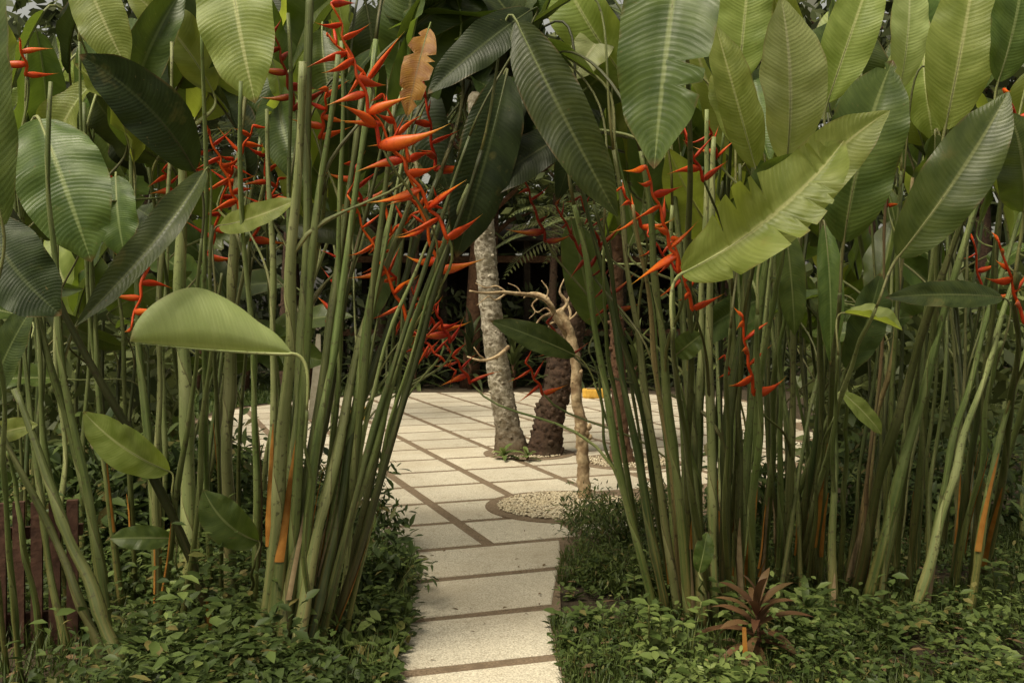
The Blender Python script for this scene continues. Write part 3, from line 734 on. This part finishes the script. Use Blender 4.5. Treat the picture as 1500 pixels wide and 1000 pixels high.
hero('heliconia stalk with the big tattered leaf sloping across the right fan', (1040, 910), [(1000, 640), (980, 480)], (1000, 400, 3.6), (1236, 206, 3.5), 132, 'light', 7, tear=.08, fold=.55, sb=.10, arch=.14, roll=-.15, wave=.24, rows=56, drop=.2)
hero('heliconia stalk with the green lobe leaf just behind the big tattered one', (1070, 900), [(1060, 640), (1070, 480)], (1082, 382, 3.9), (1160, 225, 3.8), 74, 'mid', 6, fold=.5, sb=-.10, wave=.2, drop=.2)
hero('heliconia stalk with the light pointed leaf behind the tattered one', (1100, 890), [(1110, 640), (1108, 460)], (1118, 372, 4.0), (1304, 162, 3.9), 92, 'light', 7, sb=-.07, drop=.2)
hero('heliconia stalk with the broad dark green leaf behind the light pointed one', (1190, 860), [(1215, 600), (1232, 430)], (1236, 355, 4.4), (1308, 88, 4.4), 118, 'mid', 7, sb=-.05, tear=.02, rows=44)
hero('heliconia stalk with the smooth green leaf tilted right on a long thin stalk', (1168, 850), [(1225, 600), (1280, 450)], (1316, 376, 4.1), (1478, 134, 4.0), 98, 'mid', 5, 'stemlight', sb=.03, drop=.1)
hero('heliconia stalk with the rounded leaf at the right edge', (1440, 850), [(1480, 600), (1495, 400)], (1500, 310, 4.2), (1480, 165, 4.1), 120, 'mid', 7)
hero('heliconia stalk with the tall light leaf at upper right', (1330, 870), [(1360, 560), (1378, 300)], (1384, 190, 4.7), (1430, -60, 4.7), 100, 'light', 7)
hero('heliconia stalk with the light leaf at the top edge right of the palest one', (1200, 860), [(1215, 560), (1222, 240)], (1212, 150, 4.8), (1284, -60, 4.8), 78, 'light', 6)
hero('heliconia stalk with the pale narrow leaf at the top right', (1290, 860), [(1310, 500), (1318, 250)], (1318, 130, 5.0), (1330, -60, 5.0), 62, 'pale', 6)
hero('heliconia stalk with the green leaf in the top right corner', (1420, 870), [(1450, 500), (1470, 250)], (1462, 120, 4.6), (1500, -70, 4.6), 80, 'mid', 6)
hero('heliconia stalk with the light leaf at the top edge beside the large hanging one', (1075, 880), [(1080, 560), (1078, 300)], (1082, 120, 4.9), (1100, -70, 4.9), 84, 'light', 6)
hero('heliconia stalk with the narrow green leaf hanging straight down at the right', (1195, 860), [(1200, 560), (1204, 400)], (1208, 330, 4.7), (1216, 535, 4.6), 40, 'mid', 6)
hero('heliconia stalk with the narrow leaf hanging behind the tattered one', (1140, 865), [(1145, 560), (1150, 420)], (1150, 330, 4.6), (1164, 492, 4.6), 44, 'mid', 6)
hero('heliconia stalk with the dull leaf held level at the right', (1400, 870), [(1440, 620), (1470, 500)], (1468, 436, 4.6), (1296, 436, 4.5), 44, 'olive', 6)
hero('heliconia stalk with the small bright folded leaf at the right', (1215, 880), [(1222, 640), (1228, 520)], (1238, 458, 4.4), (1322, 484, 4.3), 52, 'light', 5, fold=.8, hint=V((0, -.4, 1)), drop=.1, sb=.05)
hero('heliconia stalk with the dark upright leaf behind the small folded one', (1230, 860), [(1240, 660), (1235, 570)], (1240, 540, 4.7), (1290, 400, 4.7), 62, 'olive', 5, drop=.1)
hero('heliconia stalk with the small yellowing curled leaf low at the right', (1180, 870), [(1200, 700), (1222, 610)], (1234, 575, 4.6), (1292, 636, 4.6), 30, 'light', 4, drop=.1)
hero('heliconia stalk with the small round leaf low in the right fan', (1050, 890), [(1020, 700), (1000, 560)], (990, 520, 4.5), (1030, 488, 4.4), 40, 'mid', 5, drop=.1)
hero('heliconia stalk with the light leaf behind the centre flowers', (990, 870), [(960, 500), (900, 200)], (892, 40, 5.1), (838, 118, 5.0), 60, 'pale', 5)
hero('heliconia stalk with the mid green upright leaf beside the bare branch', (945, 850), [(900, 650), (862, 520)], (872, 478, 5.2), (836, 318, 5.2), 62, 'mid', 4, drop=.1)
hero('heliconia stalk with the pale leaf above the twin trunks', (960, 850), [(920, 560), (880, 300)], (880, 215, 5.5), (800, 110, 5.5), 70, 'mid', 4)
hero('heliconia stalk with the dark leaf at the left fan foot', (470, 915), [(510, 600), (560, 400)], (580, 330, 5.0), (545, 470, 4.9), 40, 'olive', 5)
hero('heliconia stalk with the small light leaf left of the pale stalks', (300, 935), [(262, 800), (252, 720)], (248, 690, 4.2), (122, 602, 4.1), 62, 'light', 4, drop=.1, sb=-.05)
hero('heliconia shoot with the small pointed leaf at the pale stalks', (372, 930), [(365, 870), (372, 820)], (378, 792, 4.2), (298, 716, 4.1), 62, 'mid', 4, drop=.05, sb=-.1)
hero('heliconia shoot with the small level leaf low at the left', (262, 930), [(262, 860), (258, 810)], (252, 788, 4.4), (160, 788, 4.3), 38, 'mid', 4, drop=.05)
hero('heliconia shoot with the small light leaf at the left edge', (-10, 940), [(-30, 800), (-25, 700)], (-14, 640, 4.0), (56, 622, 3.9), 38, 'light', 4, drop=.1)
hero('heliconia shoot with the small leaf among the ground cover right of the path', (1035, 900), [(1030, 870), (1026, 850)], (1024, 838, 4.4), (1036, 778, 4.4), 30, 'mid', 3, drop=.03)

def nearest(B, cond=lambda p: True, pool=None):
    best = None; bd = 1e9
    for p in (pool or generic):
        if not cond(p): continue
        t = p.pts[-1]; z = attach_pt(p, B.z-.35); a = p.pts[z]
        d = math.hypot(a.x-B.x, (a.y-B.y)*1.1)+abs(a.z-B.z)*.25+p.nleaf*.22
        if d < bd: bd = d; best = p
    return best
def filler(n, xr, yr, Yr, mats, ang, ln, wr, seed):
    for k in range(n):
        x, y, Y = U(*xr), U(*yr), U(*Yr); a = U(*ang)
        if R.random() < .5: a = math.pi-a
        l = U(*ln); tx, ty = x+math.cos(a)*l, y-math.sin(a)*l
        B = P(x, y, Y); T = P(tx, ty, Y+U(-.35, .35)); w = U(*wr)*Y/F
        p = nearest(B); tr = R.random() < .35
        add_leaf(p, B, T, w, R.choice(mats), roll=U(-1.1, 1.1), arch=U(.02, .17), sb=U(-.08, .08), fold=U(.15, .75), wave=U(.06, .18), tear=U(.02, .06) if tr else 0, rows=40 if tr else 20)
filler(30, (-20, 560), (90, 330), (5.0, 6.6), ('olive', 'dark', 'mid', 'light', 'mid'), (.7, 2.3), (150, 260), (60, 110), 1)
filler(22, (-20, 560), (-10, 140), (4.9, 6.6), ('olive', 'mid', 'light', 'dark'), (-1.9, -1.2), (130, 230), (60, 110), 2)
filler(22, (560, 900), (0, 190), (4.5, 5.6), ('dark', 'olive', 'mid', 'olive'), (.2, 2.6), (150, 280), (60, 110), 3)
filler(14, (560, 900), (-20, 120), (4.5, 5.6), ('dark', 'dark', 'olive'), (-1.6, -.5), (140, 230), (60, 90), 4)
filler(34, (900, 1520), (110, 380), (5.0, 6.8), ('mid', 'olive', 'light', 'mid', 'light'), (1.0, 2.1), (160, 270), (60, 110), 5)
filler(12, (900, 1520), (-60, 200), (4.9, 6.4), ('olive', 'mid', 'light'), (-1.9, -1.2), (130, 210), (60, 100), 6)
filler(18, (1080, 1500), (330, 520), (5.4, 6.8), ('olive', 'mid', 'mid'), (-.9, 1.5), (90, 170), (35, 65), 7)
filler(14, (20, 420), (330, 560), (5.4, 6.8), ('olive', 'mid'), (-.9, 1.5), (90, 170), (35, 65), 8)
filler(24, (0, 340), (150, 520), (6.8, 7.8), ('olive', 'mid', 'light', 'mid'), (.3, 2.0), (90, 170), (40, 75), 9)
filler(30, (1110, 1500), (150, 560), (6.8, 7.8), ('olive', 'mid', 'light', 'mid'), (.3, 2.0), (90, 170), (40, 75), 10)
filler(12, (880, 1120), (180, 420), (5.6, 6.8), ('olive', 'mid', 'light'), (.6, 2.2), (100, 180), (45, 75), 11)

SP = [((560,215),(488,8),3.9,9,72,'orange','the topmost big orange spike left of centre'),
((655,345),(545,165),4.0,9,70,'orange','the big orange spike reaching right above the terrace view'),
((645,400),(592,230),4.2,8,56,'orange','the orange spike hanging over the left fan'),
((598,470),(510,285),4.4,9,48,'orange','the orange spike low in the left fan'),
((352,312),(300,178),4.8,9,46,'orange','the bright spike behind the thick pale stalks'),
((306,372),(342,228),5.0,8,40,'red','the red spike lower behind the thick pale stalks'),
((392,290),(384,170),5.2,7,38,'red','the red spike between the pale stalks and the fan'),
((215,392),(192,480),4.3,5,52,'orange','the single spike hanging down over the pale folded leaf'),
((590,470),(668,545),5.0,9,44,'red','the red spike pointing down right beside the terrace'),
((640,480),(600,420),5.1,6,42,'red','the red spike just above the terrace edge'),
((432,160),(402,50),4.6,7,52,'darkred','the dark red spike at the top of the left fan'),
((800,352),(768,262),4.8,7,42,'darkred','the dark red spike above the twin trunks'),
((862,392),(815,300),4.8,8,42,'darkred','the dark red spike above the bare branch'),
((905,452),(878,395),4.9,6,42,'darkred','the dark red spike beside the bare branch'),
((795,575),(770,530),5.2,5,42,'red','the red spike hanging before the twin trunks'),
((838,520),(800,470),5.2,5,36,'darkred','the small dark spike crossing the bare branch'),
((995,395),(945,245),3.9,9,62,'orange','the big orange spike right of centre'),
((1015,450),(985,350),4.1,6,50,'orange','the orange spike under the tattered leaf'),
((1030,262),(1000,188),4.3,6,48,'red','the red spike behind the big orange one right of centre'),
((1104,572),(1086,458),4.5,7,50,'orange','the orange spike low in the right fan'),
((1500,470),(1462,352),4.3,7,56,'orange','the orange spike at the right edge'),
((1440,440),(1425,350),5.4,5,38,'red','the small red spike near the right edge'),
((480,470),(500,360),4.7,7,42,'red','the red spike inside the left fan'),
((640,250),(620,120),4.6,7,48,'red','the red spike among the centre leaves'),
((40,110),(30,60),4.6,4,46,'orange','the small orange spike at the top left corner'),
((255,290),(240,250),5.0,5,42,'red','the small red spike left of the bright one'),
((560,350),(640,290),4.5,8,46,'orange','the orange spike crossing the left fan'),
((1490,175),(1470,130),4.4,4,46,'orange','the orange spike at the top right edge'),
((330,270),(372,185),4.9,7,44,'orange','the orange spike high between the thick pale stalks'),
((290,250),(282,188),5.1,6,38,'red','the small red spike at the top of the thick pale stalks'),
((370,350),(410,260),5.1,7,38,'red','the red spike just left of the left fan'),
((540,120),(480,50),4.1,6,64,'orange','the second orange spike at the top left of centre'),
((600,235),(560,140),4.1,6,60,'orange','the orange spike below the topmost one'),
((585,420),(545,350),4.6,7,44,'orange','the short orange spike deep in the left fan'),
((660,500),(630,440),4.9,7,40,'red','the short red spike at the right edge of the left fan'),
((625,520),(600,480),5.3,5,36,'red','the small red spike low by the terrace edge'),
((690,560),(650,500),5.3,7,38,'red','the red spike nearest the pale trunk'),
((530,300),(515,240),4.8,6,46,'red','the red spike high inside the left fan'),
((940,330),(910,275),4.4,6,44,'orange','the orange spike left of the big one right of centre'),
((1050,230),(1035,175),4.8,6,40,'red','the small red spike high right of centre'),
((1010,420),(950,345),4.4,7,42,'red','the red spike inside the right fan'),
((880,360),(850,290),5.3,6,36,'darkred','the dark spike behind the centre opening leaves'),
((1300,300),(1290,240),5.6,4,30,'red','the tiny red spike behind the right leaves'),
((1075,560),(1060,520),5.2,4,34,'red','the small red spike low in the right fan'),
((150,300),(180,260),5.2,5,36,'red','the small red spike behind the left leaves'),
((470,200),(480,130),4.5,6,50,'orange','the orange spike left of the topmost one')]
for (a, b, Y, n, bl, mat, desc) in SP:
    A = P(a[0], a[1], Y); T = P(b[0], b[1], Y-.08)
    p = nearest(A, lambda p: not p.spike and not p.label)
    if p is None: break
    add_spike(p, A, T, n, bl*Y/F, mat)
    p.label = 'heliconia stalk bearing '+desc
GR = {'left': 'green heliconia stalk standing among others at the far left', 'leftfan': 'green heliconia stalk in the fan spreading left of the path',
 'rightfan': 'green heliconia stalk in the fan spreading right of the path', 'right': 'green heliconia stalk in the thicket at the right',
 'backleft': 'thin heliconia stalk at the back of the left thicket', 'backright': 'thin heliconia stalk at the back of the right thicket'}
for p in PL:
    if p.label: p.root['label'] = p.label; p.root['group'] = 'heliconias beside the path'
    else: p.root['label'] = GR[p.clump]; p.root['group'] = GR[p.clump].replace('stalk', 'stalks')

# ------------------------------------------------------------ trunks on the terrace
def frond(mb, B, d, ln, lw, droop=.5, n=22):
    d = d.normalized(); T = B+d*ln-V((0, 0, droop*ln)); mid = B+d*ln*.55+V((0, 0, .12*ln))
    pts = [B*(1-t)**2+mid*2*t*(1-t)+T*t*t for t in [k/n for k in range(n+1)]]
    mb.tube(pts, [.012*(1-.8*k/n) for k in range(n+1)], 4)
    for k in range(3, n+1):
        t = (pts[k]-pts[k-1]).normalized(); sd = t.cross(V((0, 0, 1))).normalized(); l = lw*math.sin(math.pi*(k/n)**.8*.93+.1)
        for s in (-1, 1):
            mb.qleaf(pts[k], sd*s+t*.7-V((0, 0, .25)), V((0, 0, 1)), l, .028, R.random()*.9)
def stubs(mb, pts, rad, n, size, up=.5):
    L0 = len(pts)-1
    for k in range(n):
        u = k/n*L0; i = min(int(u), L0-1); c = pts[i].lerp(pts[i+1], u-i); r = rad[i]+(rad[i+1]-rad[i])*(u-i)
        a = k*2.399+U(-.25, .25); d = V((math.cos(a), math.sin(a), up)).normalized(); b = c+V((math.cos(a), math.sin(a), 0))*r*.85+V((0, 0, U(-.02, .02)))
        s = size*U(.4, 1.35); mb.tube([b, b+d*s*.5, b+d*s], [s*.8, s*.55, s*.15], 6)
def trunk_tree(name, label, cps, r0, r1, mat, nst, ss, crown, cn, cl, up=.4, rough=.1, flare=.07, ring=.02, group=None):
    base = V((cps[0].x, cps[0].y, .025)); rt = thing(name, label, 'tree', base, group)
    n = 100; pts = catmull(cps, n); rad = [r0+(r1-r0)*(k/(n-1))**.6+flare*max(0, 1-k/14)**1.6 for k in range(n)]
    mb = MB(); ph = U(0, 9)
    mb.tube(pts, rad, 22, disp=lambda i, j, th, l: rough*noise.noise(V((math.cos(th)*2, math.sin(th)*2, l*9+ph)))+rough*.5*noise.noise(V((math.cos(th)*6, math.sin(th)*6, l*25+ph)))+ring*math.sin(l*62+noise.noise(V((th, l*2, 3)))*3))
    stubs(mb, pts, rad, nst, ss, up); mb.build('trunk', mat, rt)
    for k in range(cn):
        a = k*2.399; el = .1+.9*(k/cn); mb = MB()
        frond(mb, pts[-1]-V((0, 0, .05)), V((math.cos(a)*math.cos(el), math.sin(a)*math.cos(el), math.sin(el))), cl*U(.85, 1.1), cl*.24, .45)
        mb.build('frond', crown, rt)
    return rt
b = G(751, 668)
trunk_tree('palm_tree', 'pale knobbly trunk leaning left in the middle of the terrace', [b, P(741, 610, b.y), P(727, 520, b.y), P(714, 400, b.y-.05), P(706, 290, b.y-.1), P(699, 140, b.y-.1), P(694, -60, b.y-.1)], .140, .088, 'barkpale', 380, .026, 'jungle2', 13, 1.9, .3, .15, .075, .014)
b = G(796, 668)
trunk_tree('palm_tree', 'dark scaly trunk leaning right from the foot of the pale one', [b, P(806, 610, b.y), P(822, 550, b.y+.05), P(835, 490, b.y+.1), P(846, 430, b.y+.15), P(852, 350, b.y+.2)], .155, .125, 'barkdark', 330, .045, 'jungle2', 17, 1.15, .7, .12, .05, .03)
b = G(910, 680)
trunk_tree('palm_tree', 'thin reddish brown trunk standing right of the bare branch', [b, P(908, 600, b.y), P(905, 520, b.y), P(903, 440, b.y), P(905, 340, b.y)], .085, .06, 'barkbrown', 110, .03, 'jungle2', 9, .9, .5)
for k, (x, y, h, lab) in enumerate([(-1.9, 18.6, 3.2, 'palm with drooping fronds behind the terrace left of the pale trunk'), (.7, 18.3, 3.6, 'palm with drooping fronds behind the terrace right of the dark trunk'), (-5.2, 15.5, 3.2, 'palm with drooping fronds beyond the lawn at the left'), (4.8, 13.5, 3.0, 'palm with drooping fronds behind the right thicket'), (-2.9, 12.6, 3.6, 'palm with fronds high behind the thick pale stalks'), (-.4, 18.9, 4.3, 'tall palm with fronds above the pavilion behind the pale trunk')]):
    bb = V((x, y, 0)); trunk_tree('palm_tree', lab, [bb, bb+V((.05, 0, h*.5)), bb+V((.12, .1, h))], .09, .06, 'barkdark', 60, .03, 'jungle2', 18, 1.9, .5)
rosette('weed', 'small green weed at the foot of the pale trunk', 'plant', G(738, 676)+V((0, 0, .03)), .05, 9, .17, .06, 'coverlight', (.1, 1))
rosette('weed', 'small green weed between the two trunks', 'plant', G(772, 678)+V((0, 0, .03)), .06, 8, .16, .05, 'coverlight', (.1, 1))
Yb = G(856, 736).y; rt = thing('bare_tree', 'bare pale forked branch standing upright in the pebble ring', 'tree', V((G(856, 736).x, Yb, .025)))
def br(pix, r0, r1, n=34, dy=0):
    cps = [P(x+U(-1.5, 1.5), y+U(-1.5, 1.5), Yb+dy*k/len(pix)) for k, (x, y) in enumerate(pix)]; pts = catmull(cps, n); ph = U(0, 9)
    mb = MB(); mb.tube(pts, [r0+(r1-r0)*k/(n-1) for k in range(n)], 12, disp=lambda i, j, th, l: .25*noise.noise(V((math.cos(th)*1.2, math.sin(th)*1.2, l*11+ph)))+.24*noise.noise(V((math.cos(th)*3, math.sin(th)*3, l*34+ph))))
    return mb, pts
mb, pts = br([(857,740),(856,700),(852,655),(850,615),(845,585),(846,548),(840,512),(830,480),(818,452)], .052, .034, 80)
for (x, y, dx, s) in ((846,632,.05,.036),(860,634,-.04,.032),(842,588,.05,.028),(856,676,.03,.022),(862,625,.03,.03),(850,545,.03,.022),(838,560,.02,.018),(864,640,.02,.024)):
    c = P(x, y, Yb-.01); mb.tube([c-V((0,0,s)), c-V((0,0,s*.4)), c+V((dx*.2,-.012,s*.2)), c+V((dx*.4,-.01,s))], [s*.3, s*.7, s*.75, s*.2], 7)
mb.build('trunk', 'driftwood', rt)
for pix, a, b2, dy in (([(832,488),(812,462),(806,446),(790,434),(764,432),(736,427),(708,430),(688,426)],.025,.007,-.3), ([(808,448),(798,436),(780,428),(768,436)],.015,.005,.2),
    ([(820,460),(830,444),(820,428),(828,404)],.018,.004,0), ([(838,512),(826,484),(836,462),(832,440),(844,420)],.016,.004,.25), ([(742,430),(726,438),(716,436),(698,446)],.008,.003,-.2),
    ([(815,458),(796,462),(786,474),(780,492)],.012,.004,-.2), ([(745,429),(728,420),(712,422),(698,414)],.007,.003,0), ([(800,438),(802,424),(792,410)],.009,.003,0), ([(826,470),(808,474),(800,486)],.010,.003,.1),
    ([(790,434),(780,446),(784,458),(776,466)],.008,.003,-.1), ([(812,462),(800,452),(788,456),(778,448)],.008,.003,.1), ([(832,470),(844,462),(850,448)],.009,.003,.1), ([(764,432),(756,420),(744,416)],.006,.003,0)):
    mb, _ = br(pix, a, b2, 34, dy); mb.build('branch', 'driftwood', rt)
mb = MB(); mb.tube(catmull([P(745, 508, 9.95), P(728, 522, 9.8), P(706, 528, 9.7), P(684, 522, 9.7)], 8), [.022, .02, .018, .016, .014, .012, .009, .006], 7)
mb.tube([P(712, 527, 9.72), P(702, 520, 9.7), P(694, 508, 9.7)], [.010, .008, .004], 6)
tag(mb.build('twig', 'driftwood', None, P(745, 508, 9.95)), 'short pale twig poking left from the pale trunk', 'twig')

def block(label, x, y, w):
    c = G(x, y); rt = thing('yellow_block', label, 'block', c+V((0, 0, .02)), 'yellow blocks at the terrace edge'); k = w/2
    mb = MB(); n = 4
    prof = [(k*.94, .02), (k, .05), (k, .14), (k*.95, .165)]
    for (r, z) in prof:
        for q in range(16):
            th = 2*math.pi*q/16; cx = abs(math.cos(th))**.35*math.copysign(1, math.cos(th)); sy = abs(math.sin(th))**.35*math.copysign(1, math.sin(th))
            mb.v.append((c.x+cx*r, c.y+sy*r*.7, z)); mb.uv.append((.5, .5))
    for i in range(3):
        for q in range(16): mb.f.append((i*16+q, i*16+(q+1) % 16, (i+1)*16+(q+1) % 16, (i+1)*16+q))
    mb.f.append(tuple(48+q for q in range(16))); mb.build('body', 'yellowblock', rt, smooth=False)
    mb = MB(); mb.box((c.x, c.y, .172), w*.6, w*.4, .012); mb.build('inset', 'thatch', rt, smooth=False)
block('low yellow block at the far terrace edge right of the trunks', 869, 584, .36)
block('low yellow block at the left of the terrace behind the stalks', 522, 615, .34)

fx, fy = -2.45, 4.30; rt = thing('wooden_fence', 'low reddish brown board fence behind the stalks at lower left', 'fence', V((fx, fy, 0)))
for k in range(8):
    mb = MB(); mb.box((fx+k*.070, fy+k*.020, .32+U(-.008, .008)), .046, .034, .64, .28); mb.build('board', 'wood', rt, smooth=False)
for z in (.12, .5): mb = MB(); mb.box((fx+.245, fy+.070+.045, z), .56, .03, .05, .28); mb.build('rail', 'wood', rt, smooth=False)

pv = V((.3, 20.5, 0)); rt = thing('pavilion', 'dark timber pavilion behind the trunks beyond the terrace', 'building', pv)
for x in (-3.4, -1.35, .3, 2.2, 4.0):
    for y in (19.8, 23): mb = MB(); mb.box((x, y, 1.4), .13, .13, 2.8); mb.build('post', 'darkwood', rt, smooth=False)
for z in (2.45, 1.0): mb = MB(); mb.box((.3, 19.74, z), 7.6, .10, .13); mb.build('beam', 'barkbrown', rt, smooth=False)
mb = MB()
for k in range(30): mb.box((-3.3+k*.25, 19.8, .52), .04, .04, .9)
mb.build('railing', 'darkwood', rt, smooth=False)
mb = MB(); mb.v = [(-4.2, 19.3, 2.8), (4.8, 19.3, 2.8), (4.8, 24, 2.8), (-4.2, 24, 2.8), (-2, 21.6, 3.3), (2.6, 21.6, 3.3)]; mb.uv = [(0, 0)]*6
mb.f = [(0, 1, 5, 4), (1, 2, 5), (2, 3, 4, 5), (3, 0, 4), (3, 2, 1, 0)]; mb.build('roof', 'darkwood', rt, smooth=False)
mb = MB(); mb.box((.3, 23.1, 1.35), 7.4, .08, 2.7); mb.build('wall', 'darkwood', rt, smooth=False)

c = G(25, 640); rt = thing('straw_heap', 'greyish straw heap at the far left beyond the stalks', 'heap', V((c.x, c.y, 0)))
mb = MB()
for k in range(900):
    a = U(0, 6.28); r = U(0, .1); t = V((c.x+math.cos(a)*r, c.y+math.sin(a)*r, U(.7, 1.0))); e = V((c.x+math.cos(a)*U(.3, .6), c.y+math.sin(a)*U(.3, .6), U(0, .5)))
    mb.qleaf(t, e-t, V((math.cos(a), math.sin(a), .3)), (e-t).length, .02, R.random())
mb.build('straw', 'thatch', rt); ms = MB(); ms.tube([V((c.x, c.y, 0)), V((c.x, c.y, 1.1))], .04, 7); ms.build('pole', 'barkdark', rt)
c = G(462, 620); rt = thing('white_board', 'narrow off-white board seen between the stalks left of the terrace', 'board', V((c.x, c.y, .02)))
mb = MB(); mb.v = [(c.x-.10, c.y, .05), (c.x+.08, c.y, .05), (c.x+.04, c.y+.12, 1.15), (c.x-.01, c.y+.12, 1.15), (c.x-.10, c.y+.03, .05), (c.x+.08, c.y+.03, .05), (c.x+.04, c.y+.15, 1.15), (c.x-.01, c.y+.15, 1.15)]
mb.uv = [(0, 0)]*8; mb.f = [(0,1,2,3),(5,4,7,6),(1,5,6,2),(4,0,3,7),(3,2,6,7),(4,5,1,0)]; mb.build('panel', 'whiteboard', rt, smooth=False)
mb = MB(); mb.tube([V((c.x, c.y+.5, .02)), V((c.x+.02, c.y+.15, 1.1))], .012, 6); mb.build('strut', 'darkwood', rt)

# ------------------------------------------------------------ background vegetation
def bgtree(label, x, y, h, r, cr, mat='jungle', n=1800, ls=.34, bark='barkdark', low=1.4):
    base = V((x, y, 0)); rt = thing('background_tree', label, 'tree', base, 'trees beyond the terrace')
    top = V((x+U(-.5, .5), y+U(-.4, .4), h*.75)); pts = catmull([base, base.lerp(top, .5)+V((U(-.2, .2), 0, 0)), top], 14)
    mb = MB(); mb.tube(pts, [r*(1.25 if k == 0 else 1)*(1-.55*k/13) for k in range(14)], 10, disp=lambda i, j, th, l: .12*noise.noise(V((math.cos(th), math.sin(th), l*2+x))))
    cl = []
    for k in range(11):
        a = k*2.4; q = pts[R.randint(6, 13)]; e = q+V((math.cos(a)*cr*U(.4, .9), math.sin(a)*cr*U(.4, .9), U(.2, 1.0)*h*.22))
        mb.tube([q, q.lerp(e, .5)+V((0, 0, .15)), e], [r*.4, r*.25, r*.08], 6); cl.append(e)
    mb.build('trunk', bark, rt); mb = MB()
    for k in range(n):
        c = R.choice(cl); q = rvec(); p = c+V((q.x*cr*.5, q.y*cr*.5, q.z*h*.14))*R.random()**.35
        if p.z < low: p.z = low+R.random()
        d = rvec()+V((0, 0, -.35)); l = ls*U(.5, 1.3); mb.qleaf(p, d, rvec(), l, l*U(.25, .5), R.random()*.9)
    mb.build('crown', mat, rt); return rt
bgtree('tree with a thick reddish brown trunk behind the pale knobbly trunk', -.78, 18.6, 7.5, .17, 2.4, 'jungle2', 1500, .34, 'barkbrown', 3.0)
desc = ['dark tree beyond the lawn at far left', 'dark tree beyond the lawn left of the thick pale stalks', 'dark tree behind the thick pale stalks', 'dark tree behind the left fan', 'dark tree behind the pavilion, above the twin trunks', 'dark tree just right of the pavilion', 'dark tree behind the right fan', 'dark tree behind the right thicket', 'dark tree beyond the right edge of the terrace', 'dark tree at far right in the background']
for k, (x, y) in enumerate([(-9, 19), (-6.6, 18), (-4.4, 20), (-2.6, 19.5), (1.5, 25), (4.2, 20), (6, 18.5), (7.8, 16.5), (9.5, 15), (10.5, 18.5)]):
    bgtree(desc[k], x, y, U(7.0, 9), U(.12, .22), U(2.2, 2.9), 'jungle' if k % 2 else 'jungle2', 1500, .38)
for k in range(15):
    x = -6.5+k*.95+U(-.2, .2); y = 18.4-.03*x*x+U(-.2, .4)
    where = ['at far left', 'second from far left', 'third from far left', 'behind the straw heap side of the lawn', 'behind the left thicket', 'behind the left fan', 'left of the reddish background trunk', 'behind the pale trunk', 'behind the dark trunk', 'behind the yellow block', 'right of the yellow block', 'behind the right fan', 'behind the right thicket', 'second from far right', 'at far right'][k]
    rosette('strappy_shrub', 'dark strappy leaved shrub beyond the terrace '+where, 'shrub', V((x, y, 0)), U(.5, 1.1), 26, U(.7, 1.0), .09, 'jungle2' if k % 2 else 'jungle', (-.1, 1.4), 'strappy shrubs along the far terrace edge', .05)
def mass(name, n, fn, ls, label, mat, cat):
    mb = MB()
    for _ in range(n):
        p = fn(); d = rvec()+V((0, 0, -.2)); l = ls*U(.5, 1.3); mb.qleaf(p, d, rvec(), l, l*U(.3, .55), R.random()*.9)
    return tag(mb.build(name, mat), label, cat, None, 'stuff')
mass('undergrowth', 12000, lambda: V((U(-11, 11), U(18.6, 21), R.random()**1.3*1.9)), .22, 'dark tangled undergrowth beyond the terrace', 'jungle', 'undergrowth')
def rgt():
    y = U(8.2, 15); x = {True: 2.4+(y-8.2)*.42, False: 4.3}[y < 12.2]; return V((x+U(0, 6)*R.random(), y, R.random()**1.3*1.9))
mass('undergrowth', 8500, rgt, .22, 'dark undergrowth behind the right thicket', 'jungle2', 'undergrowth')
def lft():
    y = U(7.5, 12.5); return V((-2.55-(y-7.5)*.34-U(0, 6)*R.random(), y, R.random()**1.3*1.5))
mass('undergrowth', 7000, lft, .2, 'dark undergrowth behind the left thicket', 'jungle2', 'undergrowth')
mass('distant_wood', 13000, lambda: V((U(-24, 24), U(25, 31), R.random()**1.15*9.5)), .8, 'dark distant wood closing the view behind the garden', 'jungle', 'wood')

# ------------------------------------------------------------ camera, light
cam = bpy.data.cameras.new('camera'); co = bpy.data.objects.new('camera', cam); C.objects.link(co)
cam.sensor_width = 36; cam.lens = 36*F/1500; co.location = (0, 0, H); co.rotation_euler = (math.radians(90), 0, 0)
cam.shift_y = -(500-HY)/1500; cam.clip_end = 500; cam.clip_start = .05
bpy.context.scene.camera = co
EL, AZ = math.radians(60), math.radians(226)
sd = V((math.sin(AZ)*math.cos(EL), math.cos(AZ)*math.cos(EL), math.sin(EL)))
sl = bpy.data.lights.new('sun', 'SUN'); sl.energy = 3.7; sl.angle = math.radians(22); sl.color = (1, .91, .71)
so = bpy.data.objects.new('sun', sl); C.objects.link(so); so.rotation_euler = (-sd).to_track_quat('-Z', 'Y').to_euler(); so.location = sd*30
w = bpy.data.worlds.new('World'); bpy.context.scene.world = w; w.use_nodes = True; nt = w.node_tree; nt.nodes.clear()
sk = N(nt, 'ShaderNodeTexSky', sky_type='NISHITA'); sk.sun_disc = False; sk.sun_elevation = EL; sk.sun_rotation = AZ; sk.air_density = 1.0; sk.dust_density = 5.0
hs = N(nt, 'ShaderNodeHueSaturation'); hs.inputs['Saturation'].default_value = .3; L(nt, sk.outputs[0], hs.inputs['Color'])
wm = mixc(nt, 1.0, hs.outputs[0], (1.0, .93, .75), 'MULTIPLY')
bg = N(nt, 'ShaderNodeBackground'); bg.inputs[1].default_value = .15; L(nt, wm, bg.inputs[0])
wo = N(nt, 'ShaderNodeOutputWorld'); L(nt, bg.outputs[0], wo.inputs[0])
sc = bpy.context.scene
sc.view_settings.view_transform = 'Standard'; sc.view_settings.look = 'None'; sc.view_settings.exposure = 0
